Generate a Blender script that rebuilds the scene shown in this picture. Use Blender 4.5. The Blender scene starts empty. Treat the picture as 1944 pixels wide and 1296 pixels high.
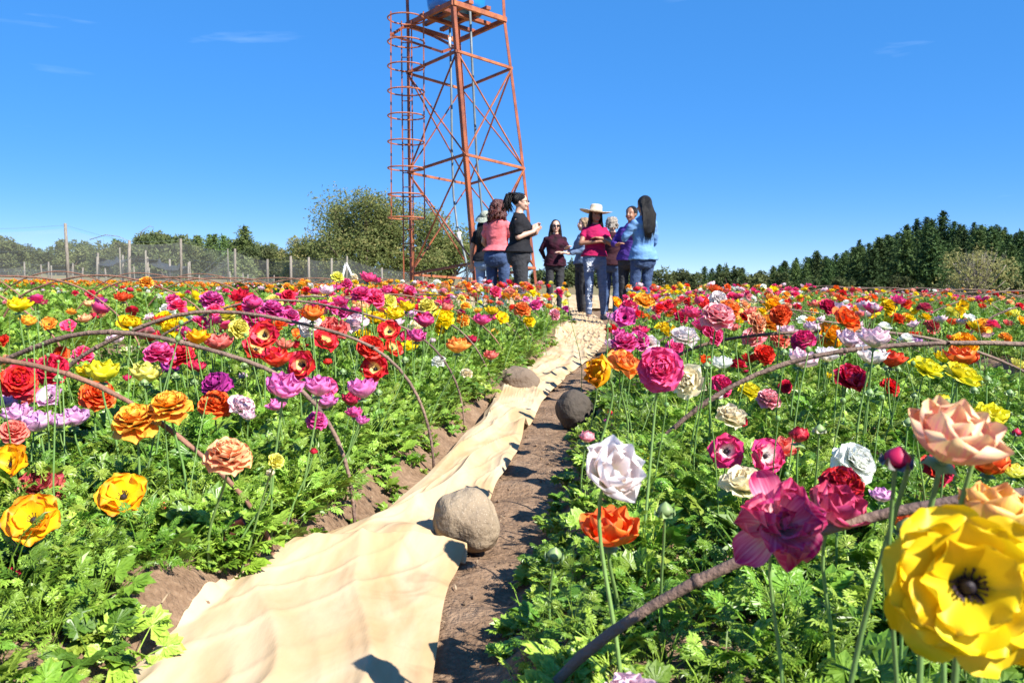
import bpy, bmesh, math, random
import numpy as np
from mathutils import Vector, Matrix, Quaternion, noise as mnoise
R = math.radians
sc = bpy.context.scene
# ------------------------------------------------------------------ camera
CAM_H, F_PX, PITCH, ROLL = 0.57, 1543.0, math.atan(118/1543.0), R(0.8)
cam = bpy.data.cameras.new('camera'); camo = bpy.data.objects.new('camera', cam)
sc.collection.objects.link(camo); sc.camera = camo
cam.sensor_width = 36.0; cam.lens = 36.0*F_PX/1944.0; cam.clip_start = 0.02; cam.clip_end = 3000
cam.dof.use_dof = True; cam.dof.focus_distance = 2.3; cam.dof.aperture_fstop = 13.0
CAMROT = Matrix.Rotation(R(90)-PITCH, 3, 'X') @ Matrix.Rotation(ROLL, 3, 'Z')
camo.matrix_world = Matrix.Translation((0, 0, CAM_H)) @ CAMROT.to_4x4()
# ------------------------------------------------------------------ sky, sun, exposure
SUN_DIR = Vector((0.60, -0.54, 0.74)).normalized()      # towards the sun
SUN_EL = math.asin(SUN_DIR.z); SUN_AZ = math.atan2(SUN_DIR.x, SUN_DIR.y)
w = bpy.data.worlds.new('World'); sc.world = w; w.use_nodes = True
nt = w.node_tree; nt.nodes.clear()
wo = nt.nodes.new('ShaderNodeOutputWorld'); bg = nt.nodes.new('ShaderNodeBackground')
sky = nt.nodes.new('ShaderNodeTexSky'); sky.sky_type = 'NISHITA'; sky.sun_disc = False
sky.sun_elevation = SUN_EL; sky.sun_rotation = SUN_AZ
sky.altitude = 6000; sky.air_density = 0.9; sky.dust_density = 0.0; sky.ozone_density = 6.0
gmn = nt.nodes.new('ShaderNodeGamma'); gmn.inputs[1].default_value = 0.33
hs = nt.nodes.new('ShaderNodeHueSaturation'); hs.inputs['Saturation'].default_value = 2.24; hs.inputs['Hue'].default_value = 0.514; hs.inputs['Value'].default_value = 2.45
tcw = nt.nodes.new('ShaderNodeTexCoord'); mpw = nt.nodes.new('ShaderNodeMapping')
mpw.inputs['Scale'].default_value = (1.6, 1.6, 11.0); mpw.inputs['Location'].default_value = (0.33, 0.0, 0.4)
nzw = nt.nodes.new('ShaderNodeTexNoise'); nzw.inputs['Scale'].default_value = 2.6; nzw.inputs['Detail'].default_value = 8; nzw.inputs['Distortion'].default_value = 0.4
rpw = nt.nodes.new('ShaderNodeValToRGB'); rpw.color_ramp.elements[0].position = 0.67; rpw.color_ramp.elements[1].position = 1.0
rpw.color_ramp.elements[1].color = (0.16, 0.16, 0.16, 1)
mxw = nt.nodes.new('ShaderNodeMix'); mxw.data_type = 'RGBA'
nt.links.new(tcw.outputs['Generated'], mpw.inputs[0]); nt.links.new(mpw.outputs[0], nzw.inputs['Vector'])
nt.links.new(nzw.outputs['Fac'], rpw.inputs[0]); nt.links.new(rpw.outputs[0], mxw.inputs['Factor'])
nt.links.new(sky.outputs[0], gmn.inputs[0]); nt.links.new(gmn.outputs[0], hs.inputs['Color']); nt.links.new(hs.outputs[0], mxw.inputs['A'])
mxw.inputs['B'].default_value = (9, 10, 11, 1)
nt.links.new(mxw.outputs['Result'], bg.inputs['Color']); nt.links.new(bg.outputs[0], wo.inputs[0])
bg.inputs['Strength'].default_value = 0.12
sl = bpy.data.lights.new('sun', 'SUN'); sl.energy = 5.0; sl.angle = R(0.53); sl.color = (1.0, 0.955, 0.88)
so = bpy.data.objects.new('sun', sl); sc.collection.objects.link(so)
so.rotation_euler = SUN_DIR.to_track_quat('Z', 'Y').to_euler(); so.location = (20, -12, 30)
sc.view_settings.view_transform = 'Standard'; sc.view_settings.look = 'None'
sc.view_settings.gamma = 1.0; sc.view_settings.use_curve_mapping = False
sc.view_settings.exposure = 1.14
try:
    sc.cycles.max_bounces = 6; sc.cycles.transparent_max_bounces = 10
    sc.cycles.diffuse_bounces = 3; sc.cycles.glossy_bounces = 2; sc.cycles.transmission_bounces = 3
    sc.cycles.caustics_reflective = False; sc.cycles.caustics_refractive = False
    sc.cycles.sample_clamp_indirect = 6
except Exception: pass

# ------------------------------------------------------------------ helpers
random.seed(7); rng = np.random.default_rng(11)
COL = sc.collection
def ray(px, py):
    return (CAMROT @ Vector(((px-972)/F_PX, -(py-648)/F_PX, -1)))
def at(px, py, Y):
    d = ray(px, py); return Vector((0, 0, CAM_H)) + d*(Y/d.y)
def on_z(px, py, z):
    d = ray(px, py); return Vector((0, 0, CAM_H)) + d*((z-CAM_H)/d.z)
def project(p):
    q = CAMROT.transposed() @ (Vector(p)-Vector((0, 0, CAM_H)))
    return (972+F_PX*q.x/-q.z, 648-F_PX*q.y/-q.z)
def tag(o, label=None, cat=None, group=None, kind=None):
    if label: o['label'] = label
    if cat: o['category'] = cat
    if group: o['group'] = group
    if kind: o['kind'] = kind
    return o
def empty(name, loc=(0, 0, 0), rz=0.0, label=None, cat=None, group=None):
    o = bpy.data.objects.new(name, None); COL.objects.link(o); o.location = loc; o.rotation_euler = (0, 0, rz)
    o.empty_display_size = 0.1
    return tag(o, label, cat, group)
def link_mesh(name, me, mat=None, parent=None):
    o = bpy.data.objects.new(name, me); COL.objects.link(o)
    if mat is not None:
        if len(me.materials) == 0: me.materials.append(mat)
    if parent: o.parent = parent
    return o
def smooth(me):
    me.polygons.foreach_set('use_smooth', np.ones(len(me.polygons), dtype=bool)); return me

class MB:
    """collects geometry (verts, faces, uv per vert) for one mesh"""
    def __init__(s): s.v = []; s.f = []; s.uv = []; s.m = []
    def add(s, verts, faces, uv=None, mat=0):
        n = len(s.v); s.v += [tuple(p) for p in verts]
        s.f += [tuple(i+n for i in f) for f in faces]; s.m += [mat]*len(faces)
        s.uv += list(uv) if uv is not None else [(0.5, 0.5)]*len(verts)
    def tube(s, pts, rad, seg=6, cap=True, mat=0):
        pts = [Vector(p) for p in pts]; n = len(pts)
        if not hasattr(rad, '__len__'): rad = [rad]*n
        V = []; UVs = []; up = None
        for i, p in enumerate(pts):
            t = (pts[min(i+1, n-1)]-pts[max(i-1, 0)]).normalized()
            if up is None:
                up = Vector((0, 0, 1)) if abs(t.z) < 0.9 else Vector((1, 0, 0))
            a = t.cross(up); a = a.normalized() if a.length > 1e-6 else Vector((1, 0, 0)); b = a.cross(t).normalized(); up = b
            for k in range(seg):
                th = 2*math.pi*k/seg
                V.append(p + (a*math.cos(th)+b*math.sin(th))*rad[i]); UVs.append((k/seg, i/max(1, n-1)))
        Fc = []
        for i in range(n-1):
            for k in range(seg):
                k2 = (k+1) % seg
                Fc.append((i*seg+k, i*seg+k2, (i+1)*seg+k2, (i+1)*seg+k))
        if cap:
            Fc.append(tuple(reversed(range(seg)))); Fc.append(tuple((n-1)*seg+k for k in range(seg)))
        s.add(V, Fc, UVs, mat)
    def bar(s, a, b, wx, wz=None, up=(0, 0, 1), mat=0):
        """box-section bar from a to b"""
        wz = wz or wx; a = Vector(a); b = Vector(b); t = (b-a).normalized(); up = Vector(up)
        if abs(t.dot(up)) > 0.95: up = Vector((0, 1, 0))
        x = t.cross(up).normalized(); y = x.cross(t).normalized()
        V = [p + x*sx*wx/2 + y*sy*wz/2 for p in (a, b) for sx, sy in ((-1, -1), (1, -1), (1, 1), (-1, 1))]
        s.add(V, [(3, 2, 1, 0), (4, 5, 6, 7), (0, 1, 5, 4), (1, 2, 6, 5), (2, 3, 7, 6), (3, 0, 4, 7)], None, mat)
    def ell(s, c, r, nu=12, nv=8, rot=None, mat=0):
        V = []; Fc = []; U = []
        for j in range(nv+1):
            ph = math.pi*j/nv
            for i in range(nu):
                th = 2*math.pi*i/nu
                p = Vector((r[0]*math.sin(ph)*math.cos(th), r[1]*math.sin(ph)*math.sin(th), r[2]*math.cos(ph)))
                if rot is not None: p = rot @ p
                V.append(p+Vector(c)); U.append((i/nu, 1-j/nv))
        for j in range(nv):
            for i in range(nu):
                i2 = (i+1) % nu
                Fc.append((j*nu+i, (j+1)*nu+i, (j+1)*nu+i2, j*nu+i2))
        s.add(V, Fc, U, mat)
    def loft(s, rings, seg=20, mat=0, power=2.2):
        """rings: (z, cx, cy, rx, ry)"""
        V = []; Fc = []; n = len(rings)
        for (z, cx, cy, rx, ry) in rings:
            for k in range(seg):
                th = 2*math.pi*k/seg; c, sn = math.cos(th), math.sin(th)
                V.append((cx+rx*math.copysign(abs(c)**(2/power), c), cy+ry*math.copysign(abs(sn)**(2/power), sn), z))
        for i in range(n-1):
            for k in range(seg):
                k2 = (k+1) % seg; Fc.append((i*seg+k, i*seg+k2, (i+1)*seg+k2, (i+1)*seg+k))
        Fc.append(tuple(reversed(range(seg)))); Fc.append(tuple((n-1)*seg+k for k in range(seg)))
        s.add(V, Fc, None, mat)
    def mesh(s, name, smooth_=True):
        me = bpy.data.meshes.new(name); me.from_pydata(s.v, [], s.f)
        if s.uv:
            uvl = me.uv_layers.new(name='UVMap'); li = np.empty(len(me.loops), dtype=np.int32)
            me.loops.foreach_get('vertex_index', li)
            uvl.data.foreach_set('uv', np.array(s.uv, dtype=np.float32)[li].ravel())
        if any(s.m): me.polygons.foreach_set('material_index', np.array(s.m, dtype=np.int32))
        if smooth_: smooth(me)
        me.update(); return me
    def build(s, name, mat, parent=None, smooth_=True):
        me = s.mesh(name, smooth_)
        mats = mat if isinstance(mat, (list, tuple)) else [mat]
        for m in mats: me.materials.append(m)
        o = bpy.data.objects.new(name, me); COL.objects.link(o)
        if parent: o.parent = parent
        return o

# value noise (vectorised)
_perm = rng.random((64, 64, 8))
def vnoise(x, y, z=0.0, k=0):
    x = np.asarray(x, float); y = np.asarray(y, float)
    xi = np.floor(x).astype(int); yi = np.floor(y).astype(int); fx = x-xi; fy = y-yi
    fx = fx*fx*(3-2*fx); fy = fy*fy*(3-2*fy); P = _perm[:, :, k]
    g = lambda a, b: P[a % 64, b % 64]
    return (g(xi, yi)*(1-fx)+g(xi+1, yi)*fx)*(1-fy)+(g(xi, yi+1)*(1-fx)+g(xi+1, yi+1)*fx)*fy - 0.5
def fbm(x, y, oct=4, k=0):
    s = 0; a = 1.0
    for i in range(oct):
        s = s + a*vnoise(np.asarray(x)*2**i+i*7.3, np.asarray(y)*2**i+i*3.1, k=(k+i) % 8); a *= 0.5
    return s
def sstep(a, b, x):
    t = np.clip((np.asarray(x, float)-a)/(b-a), 0, 1); return t*t*(3-2*t)

# ------------------------------------------------------------------ materials
def mat(name, col, rough=0.7, noise_scale=0, noise_amt=0.0, col2=None, bump=0.0, bump_scale=None, metal=0.0, spec=0.5, transl=0.0, coord='Object', stretch=None, detail=5, objrand=0.0, sheen=0.0, distort=0.0):
    m = bpy.data.materials.new(name); m.use_nodes = True; t = m.node_tree; N = t.nodes; L = t.links
    b = N['Principled BSDF']; b.inputs['Roughness'].default_value = rough; b.inputs['Metallic'].default_value = metal
    b.inputs['Specular IOR Level'].default_value = spec
    if sheen: b.inputs['Sheen Weight'].default_value = sheen
    base = N.new('ShaderNodeRGB'); base.outputs[0].default_value = (*col, 1); cur = base.outputs[0]
    tc = N.new('ShaderNodeTexCoord'); vec = tc.outputs[coord]
    if stretch:
        mp = N.new('ShaderNodeMapping'); mp.inputs['Scale'].default_value = stretch; L.new(vec, mp.inputs[0]); vec = mp.outputs[0]
    if noise_scale:
        nz = N.new('ShaderNodeTexNoise'); nz.inputs['Scale'].default_value = noise_scale; nz.inputs['Detail'].default_value = detail; nz.inputs['Distortion'].default_value = distort
        L.new(vec, nz.inputs['Vector'])
        rp = N.new('ShaderNodeMapRange'); rp.inputs[1].default_value = 0.35; rp.inputs[2].default_value = 0.65
        L.new(nz.outputs['Fac'], rp.inputs[0])
        mx = N.new('ShaderNodeMix'); mx.data_type = 'RGBA'
        c2 = col2 or tuple(c*(1-noise_amt) for c in col)
        mx.inputs['B'].default_value = (*c2, 1)
        L.new(rp.outputs[0], mx.inputs['Factor']); L.new(cur, mx.inputs['A']); cur = mx.outputs['Result']
    if objrand:
        oi = N.new('ShaderNodeObjectInfo'); hsn = N.new('ShaderNodeHueSaturation')
        m1 = N.new('ShaderNodeMapRange'); m1.inputs[3].default_value = 1-objrand; m1.inputs[4].default_value = 1+objrand
        L.new(oi.outputs['Random'], m1.inputs[0]); L.new(m1.outputs[0], hsn.inputs['Value'])
        m2 = N.new('ShaderNodeMath'); m2.operation = 'MULTIPLY'; m2.inputs[1].default_value = 7.31
        m3 = N.new('ShaderNodeMath'); m3.operation = 'FRACT'; m4 = N.new('ShaderNodeMapRange'); m4.inputs[3].default_value = 0.5-objrand*0.06; m4.inputs[4].default_value = 0.5+objrand*0.06
        L.new(oi.outputs['Random'], m2.inputs[0]); L.new(m2.outputs[0], m3.inputs[0]); L.new(m3.outputs[0], m4.inputs[0]); L.new(m4.outputs[0], hsn.inputs['Hue'])
        L.new(cur, hsn.inputs['Color']); cur = hsn.outputs[0]
    L.new(cur, b.inputs['Base Color'])
    if bump:
        n2 = N.new('ShaderNodeTexNoise'); n2.inputs['Scale'].default_value = bump_scale or noise_scale*3 or 20; n2.inputs['Detail'].default_value = 6
        L.new(vec, n2.inputs['Vector']); bp = N.new('ShaderNodeBump'); bp.inputs['Strength'].default_value = bump; bp.inputs['Distance'].default_value = 0.02
        L.new(n2.outputs['Fac'], bp.inputs['Height']); L.new(bp.outputs[0], b.inputs['Normal'])
    if transl:
        tr = N.new('ShaderNodeBsdfTranslucent'); L.new(cur, tr.inputs['Color']); ms = N.new('ShaderNodeMixShader'); ms.inputs[0].default_value = transl
        L.new(b.outputs[0], ms.inputs[1]); L.new(tr.outputs[0], ms.inputs[2]); L.new(ms.outputs[0], N['Material Output'].inputs[0])
    return m
def petal_mat(name, rim, mid, base, streak=0.4, tr=0.22, p0=0.12, p1=0.55):
    m = bpy.data.materials.new('petal_'+name); m.use_nodes = True; t = m.node_tree; N = t.nodes; L = t.links
    b = N['Principled BSDF']; b.inputs['Roughness'].default_value = 0.5; b.inputs['Specular IOR Level'].default_value = 0.35
    uv = N.new('ShaderNodeUVMap'); sp = N.new('ShaderNodeSeparateXYZ'); L.new(uv.outputs[0], sp.inputs[0])
    mp = N.new('ShaderNodeMapping'); mp.inputs['Scale'].default_value = (16, 1.3, 1); L.new(uv.outputs[0], mp.inputs[0])
    nz = N.new('ShaderNodeTexNoise'); nz.inputs['Scale'].default_value = 1.0; nz.inputs['Detail'].default_value = 3; L.new(mp.outputs[0], nz.inputs['Vector'])
    oi = N.new('ShaderNodeObjectInfo')
    a = N.new('ShaderNodeMath'); a.operation = 'SUBTRACT'; a.inputs[1].default_value = 0.5; L.new(nz.outputs['Fac'], a.inputs[0])
    a2 = N.new('ShaderNodeMath'); a2.operation = 'MULTIPLY_ADD'; a2.inputs[1].default_value = streak*1.4; L.new(a.outputs[0], a2.inputs[0]); L.new(sp.outputs['Y'], a2.inputs[2])
    rp = N.new('ShaderNodeValToRGB'); e = rp.color_ramp.elements
    e[0].position = p0; e[0].color = (*base, 1); e[1].position = 0.97; e[1].color = (*rim, 1)
    x = e.new(p1); x.color = (*mid, 1); L.new(a2.outputs[0], rp.inputs[0])
    hsn = N.new('ShaderNodeHueSaturation'); m1 = N.new('ShaderNodeMapRange'); m1.inputs[3].default_value = 0.86; m1.inputs[4].default_value = 1.1
    L.new(oi.outputs['Random'], m1.inputs[0]); L.new(m1.outputs[0], hsn.inputs['Value'])
    m4 = N.new('ShaderNodeMapRange'); m4.inputs[3].default_value = 0.488; m4.inputs[4].default_value = 0.512; L.new(oi.outputs['Random'], m4.inputs[0]); L.new(m4.outputs[0], hsn.inputs['Hue'])
    L.new(rp.outputs[0], hsn.inputs['Color']); L.new(hsn.outputs[0], b.inputs['Base Color'])
    bp = N.new('ShaderNodeBump'); bp.inputs['Strength'].default_value = 0.5; bp.inputs['Distance'].default_value = 0.00012
    mp2 = N.new('ShaderNodeMapping'); mp2.inputs['Scale'].default_value = (45, 2.0, 1); L.new(uv.outputs[0], mp2.inputs[0])
    n3 = N.new('ShaderNodeTexNoise'); n3.inputs['Scale'].default_value = 1; L.new(mp2.outputs[0], n3.inputs['Vector']); L.new(n3.outputs['Fac'], bp.inputs['Height']); L.new(bp.outputs[0], b.inputs['Normal'])
    trn = N.new('ShaderNodeBsdfTranslucent'); L.new(hsn.outputs[0], trn.inputs['Color']); ms = N.new('ShaderNodeMixShader'); ms.inputs[0].default_value = tr
    L.new(b.outputs[0], ms.inputs[1]); L.new(trn.outputs[0], ms.inputs[2]); L.new(ms.outputs[0], N['Material Output'].inputs[0])
    return m
# ------------------------------------------------------------------ the ground: beds, paths, far field, hill
def path_delta(u):
    """distance of u from the nearest path centre"""
    u = np.asarray(u, float)
    per = 2.33; d = (u+0.39+per/2) % per - per/2
    return np.abs(d)
def bed_end(u):
    u = np.asarray(u, float)
    return np.where(u < -2.9, 14.0, np.where(u > 1.8, 15.0, 9.3))
def ground_z(x, y, fine=True):
    x = np.asarray(x, float); y = np.asarray(y, float); u = x-0.15*y
    infield = sstep(0, 0.5, bed_end(u)-y)*sstep(-14, -12.5, u)*(1-sstep(12, 13.5, u))
    bed = sstep(0.19, 0.34, path_delta(u))*0.11*infield
    z = bed
    if fine:
        near = 1-sstep(10, 25, y)
        z = z + near*(fbm(x*9, y*9, 4, 1)*0.022 + fbm(x*30, y*30, 2, 3)*0.007)*(1+0.5*(bed > 0.02))
    hill = 9.5*np.exp(-((x-92)/30.0)**2-((y-165)/45.0)**2)+4.5*np.exp(-((x-150)/40.0)**2-((y-150)/50.0)**2)
    hill = hill + 1.6*np.exp(-((x+60)/60.0)**2-((y-150)/40.0)**2)
    far = sstep(30, 70, y)
    z = z + far*(hill + fbm(x*0.03, y*0.03, 3, 5)*0.8)
    z = z - 0.55*sstep(17, 40, y)*sstep(0, 25, x)            # the land falls away gently beyond the field on that side
    return z
def lines(segs):
    out = [segs[0][0]]
    for a, b, s in segs:
        n = max(1, int(round((b-a)/s))); out += list(np.linspace(a, b, n+1)[1:])
    return np.array(out)
us = lines([(-900, -120, 60), (-120, -30, 5), (-30, -8, 0.8), (-8, -3.3, 0.12), (-3.3, 2.6, 0.03), (2.6, 8, 0.12), (8, 30, 0.8), (30, 200, 4), (200, 900, 60)])
ys = lines([(-40, -4, 3), (-4, 0.3, 0.3), (0.3, 4.5, 0.035), (4.5, 10, 0.09), (10, 18, 0.2), (18, 40, 1), (40, 230, 4), (230, 1500, 70)])
U, Y = np.meshgrid(us, ys); X = U+0.15*np.clip(Y, -5, 60)
Z = ground_z(X, Y)
nx, ny = len(us), len(ys)
V = np.stack([X.ravel(), Y.ravel(), Z.ravel()], 1)
idx = np.arange(nx*ny).reshape(ny, nx)
F = np.stack([idx[:-1, :-1].ravel(), idx[:-1, 1:].ravel(), idx[1:, 1:].ravel(), idx[1:, :-1].ravel()], 1)
me = bpy.data.meshes.new('ground'); me.from_pydata(V.tolist(), [], F.tolist()); smooth(me)
# soil near, dry grass and scrub further off: where the ground itself changes
gm = bpy.data.materials.new('soil_and_dry_grass'); gm.use_nodes = True; t = gm.node_tree; N = t.nodes; L = t.links
b = N['Principled BSDF']; b.inputs['Roughness'].default_value = 0.95; b.inputs['Specular IOR Level'].default_value = 0.15
tc = N.new('ShaderNodeTexCoord')
def _noise(scale, det=6, dist=0.0):
    n = N.new('ShaderNodeTexNoise'); n.inputs['Scale'].default_value = scale; n.inputs['Detail'].default_value = det; n.inputs['Distortion'].default_value = dist
    L.new(tc.outputs['Object'], n.inputs['Vector']); return n
def _ramp(src, stops):
    r = N.new('ShaderNodeValToRGB'); e = r.color_ramp.elements
    e[0].position = stops[0][0]; e[0].color = (*stops[0][1], 1); e[1].position = stops[-1][0]; e[1].color = (*stops[-1][1], 1)
    for p, c in stops[1:-1]:
        x = e.new(p); x.color = (*c, 1)
    L.new(src, r.inputs[0]); return r
def _mix(fac, a, b_):
    m = N.new('ShaderNodeMix'); m.data_type = 'RGBA'; L.new(fac, m.inputs['Factor']); L.new(a, m.inputs['A']); L.new(b_, m.inputs['B']); return m.outputs['Result']
n1 = _noise(7, 8); soil = _ramp(n1.outputs['Fac'], [(0.3, (0.135, 0.083, 0.050)), (0.5, (0.215, 0.138, 0.086)), (0.72, (0.30, 0.205, 0.135))])
n1b = _noise(90, 5); grit = _ramp(n1b.outputs['Fac'], [(0.35, (0.11, 0.065, 0.037)), (0.6, (0.26, 0.17, 0.105)), (0.8, (0.40, 0.30, 0.21))])
fx = N.new('ShaderNodeValue'); fx.outputs[0].default_value = 0.4
s1 = _mix(fx.outputs[0], soil.outputs[0], grit.outputs[0])
n2 = _noise(0.55, 8, 0.6); dry = _ramp(n2.outputs['Fac'], [(0.3, (0.20, 0.135, 0.08)), (0.5, (0.21, 0.17, 0.085)), (0.7, (0.10, 0.13, 0.045))])
spx = N.new('ShaderNodeSeparateXYZ'); L.new(tc.outputs['Object'], spx.inputs[0])
mr = N.new('ShaderNodeMapRange'); mr.inputs[1].default_value = 13; mr.inputs[2].default_value = 26; L.new(spx.outputs['Y'], mr.inputs[0])
L.new(_mix(mr.outputs[0], s1, dry.outputs[0]), b.inputs['Base Color'])
nb = _noise(28, 10); nb2 = _noise(150, 4); ad = N.new('ShaderNodeMath'); ad.operation = 'MULTIPLY_ADD'; ad.inputs[1].default_value = 0.35
L.new(nb2.outputs['Fac'], ad.inputs[0]); L.new(nb.outputs['Fac'], ad.inputs[2])
bp = N.new('ShaderNodeBump'); bp.inputs['Strength'].default_value = 0.9; bp.inputs['Distance'].default_value = 0.02
L.new(ad.outputs[0], bp.inputs['Height']); L.new(bp.outputs[0], b.inputs['Normal'])
ground = link_mesh('ground', me, gm); tag(ground, 'brown soil of the beds and path running out to dry grass land', kind='structure')

# grey road beyond the beds
MB_ = MB()
rp_ = [(6, 26.5), (12, 27.2), (20, 28), (30, 28.5), (45, 28)]
for i in range(len(rp_)-1):
    (x0, y0), (x1, y1) = rp_[i], rp_[i+1]
    for k in range(6):
        a = k/6; c = (k+1)/6
        xa = x0+(x1-x0)*a; xb = x0+(x1-x0)*c; ya = y0+(y1-y0)*a; yb = y0+(y1-y0)*c
        za = [float(ground_z(xa, ya+o, False))+0.03 for o in (0, 3)]; zb = [float(ground_z(xb, yb+o, False))+0.03 for o in (0, 3)]
        MB_.add([(xa, ya, za[0]), (xb, yb, zb[0]), (xb, yb+3, zb[1]), (xa, ya+3, za[1])], [(0, 1, 2, 3)])
rd = MB_.build('road', mat('road_gravel', (0.24, 0.23, 0.22), 0.95, 6, 0.25, bump=0.3)); tag(rd, 'grey gravel farm road beyond the beds', kind='structure')

# small clods, crumbs and dry litter on the path and bed shoulders
crumb = MB(); r0 = random.Random(3)
for i in range(5200):
    y = 0.5+5.5*r0.random()**1.5; u = -0.39+r0.choice((-1, 1))*(r0.random()**0.8)*0.44 if r0.random() < 0.6 else r0.uniform(-2.2, 1.5)
    x = u+0.15*y; s = 0.0012+0.0055*r0.random()**3.5
    z = float(ground_z(x, y))
    q = Quaternion((r0.random(), r0.random(), r0.random(), r0.random()+.1)).normalized()
    pts = [(1, 0, 0), (-1, .2, 0), (0, 1, .1), (.1, -1, 0), (0, 0, .8), (0, .1, -.8)]
    vs = [q @ Vector([c*s*r0.uniform(.7, 1.3) for c in p])+Vector((x, y, z+s*0.3)) for p in pts]
    crumb.add(vs, [(0, 2, 4), (2, 1, 4), (1, 3, 4), (3, 0, 4), (2, 0, 5), (1, 2, 5), (3, 1, 5), (0, 3, 5)])
cr = crumb.build('soil_crumbs', mat('soil_crumb', (0.24, 0.155, 0.095), 0.95, 30, 0.45, objrand=0), None, False); tag(cr, 'loose crumbs and clods of brown soil on the path', kind='stuff')
straw = MB()
for i in range(900):
    y = 0.5+4.5*r0.random()**1.3; u = r0.uniform(-1.3, 0.5); x = u+0.15*y; z = float(ground_z(x, y))+0.004
    a = r0.uniform(0, math.pi*2); l = r0.uniform(0.008, 0.035); wd = r0.uniform(0.0006, 0.0016)
    d = Vector((math.cos(a), math.sin(a), r0.uniform(-.1, .2))); n = Vector((-d.y, d.x, 0)).normalized()*wd
    p = Vector((x, y, z)); m_ = p+d*l*.5+Vector((0, 0, l*.1))
    straw.add([p-n, p+n, m_+n, m_-n, p+d*l], [(0, 1, 2, 3), (3, 2, 4)])
st = straw.build('dry_litter', mat('dry_litter', (0.42, 0.31, 0.19), 0.9, 60, 0.5), None, False); tag(st, 'dry straw and dead leaf bits lying on the soil', kind='stuff')

# ------------------------------------------------------------------ row covers (frost cloth)
cloth = mat('frost_cloth', (0.62, 0.48, 0.31), 0.9, 2.6, 0.2, col2=(0.50, 0.34, 0.175), bump=0.10, bump_scale=16, transl=0.16, stretch=(3.0, 1.0, 1.0), distort=1.2, spec=0.15)
def _dirt(m_):
    t = m_.node_tree; N = t.nodes; L = t.links; b = N['Principled BSDF']; src = b.inputs['Base Color'].links[0].from_socket
    tc = N.new('ShaderNodeTexCoord'); n = N.new('ShaderNodeTexNoise'); n.inputs['Scale'].default_value = 9; n.inputs['Detail'].default_value = 12; n.inputs['Distortion'].default_value = 1.4
    L.new(tc.outputs['Object'], n.inputs['Vector']); r = N.new('ShaderNodeMapRange'); r.inputs[1].default_value = 0.54; r.inputs[2].default_value = 0.72; r.inputs[4].default_value = 0.6
    uv = N.new('ShaderNodeUVMap'); s = N.new('ShaderNodeSeparateXYZ'); L.new(uv.outputs[0], s.inputs[0])
    r2 = N.new('ShaderNodeMapRange'); r2.inputs[1].default_value = 0.35; r2.inputs[2].default_value = 0.95; L.new(s.outputs['X'], r2.inputs[0])
    L.new(n.outputs['Fac'], r.inputs[0]); mu = N.new('ShaderNodeMath'); mu.operation = 'MULTIPLY'; L.new(r.outputs[0], mu.inputs[0]); L.new(r2.outputs[0], mu.inputs[1])
    mx = N.new('ShaderNodeMix'); mx.data_type = 'RGBA'; mx.inputs['B'].default_value = (0.36, 0.22, 0.12, 1)
    L.new(mu.outputs[0], mx.inputs['Factor']); L.new(src, mx.inputs['A']); L.new(mx.outputs['Result'], b.inputs['Base Color'])
_dirt(cloth)
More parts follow.
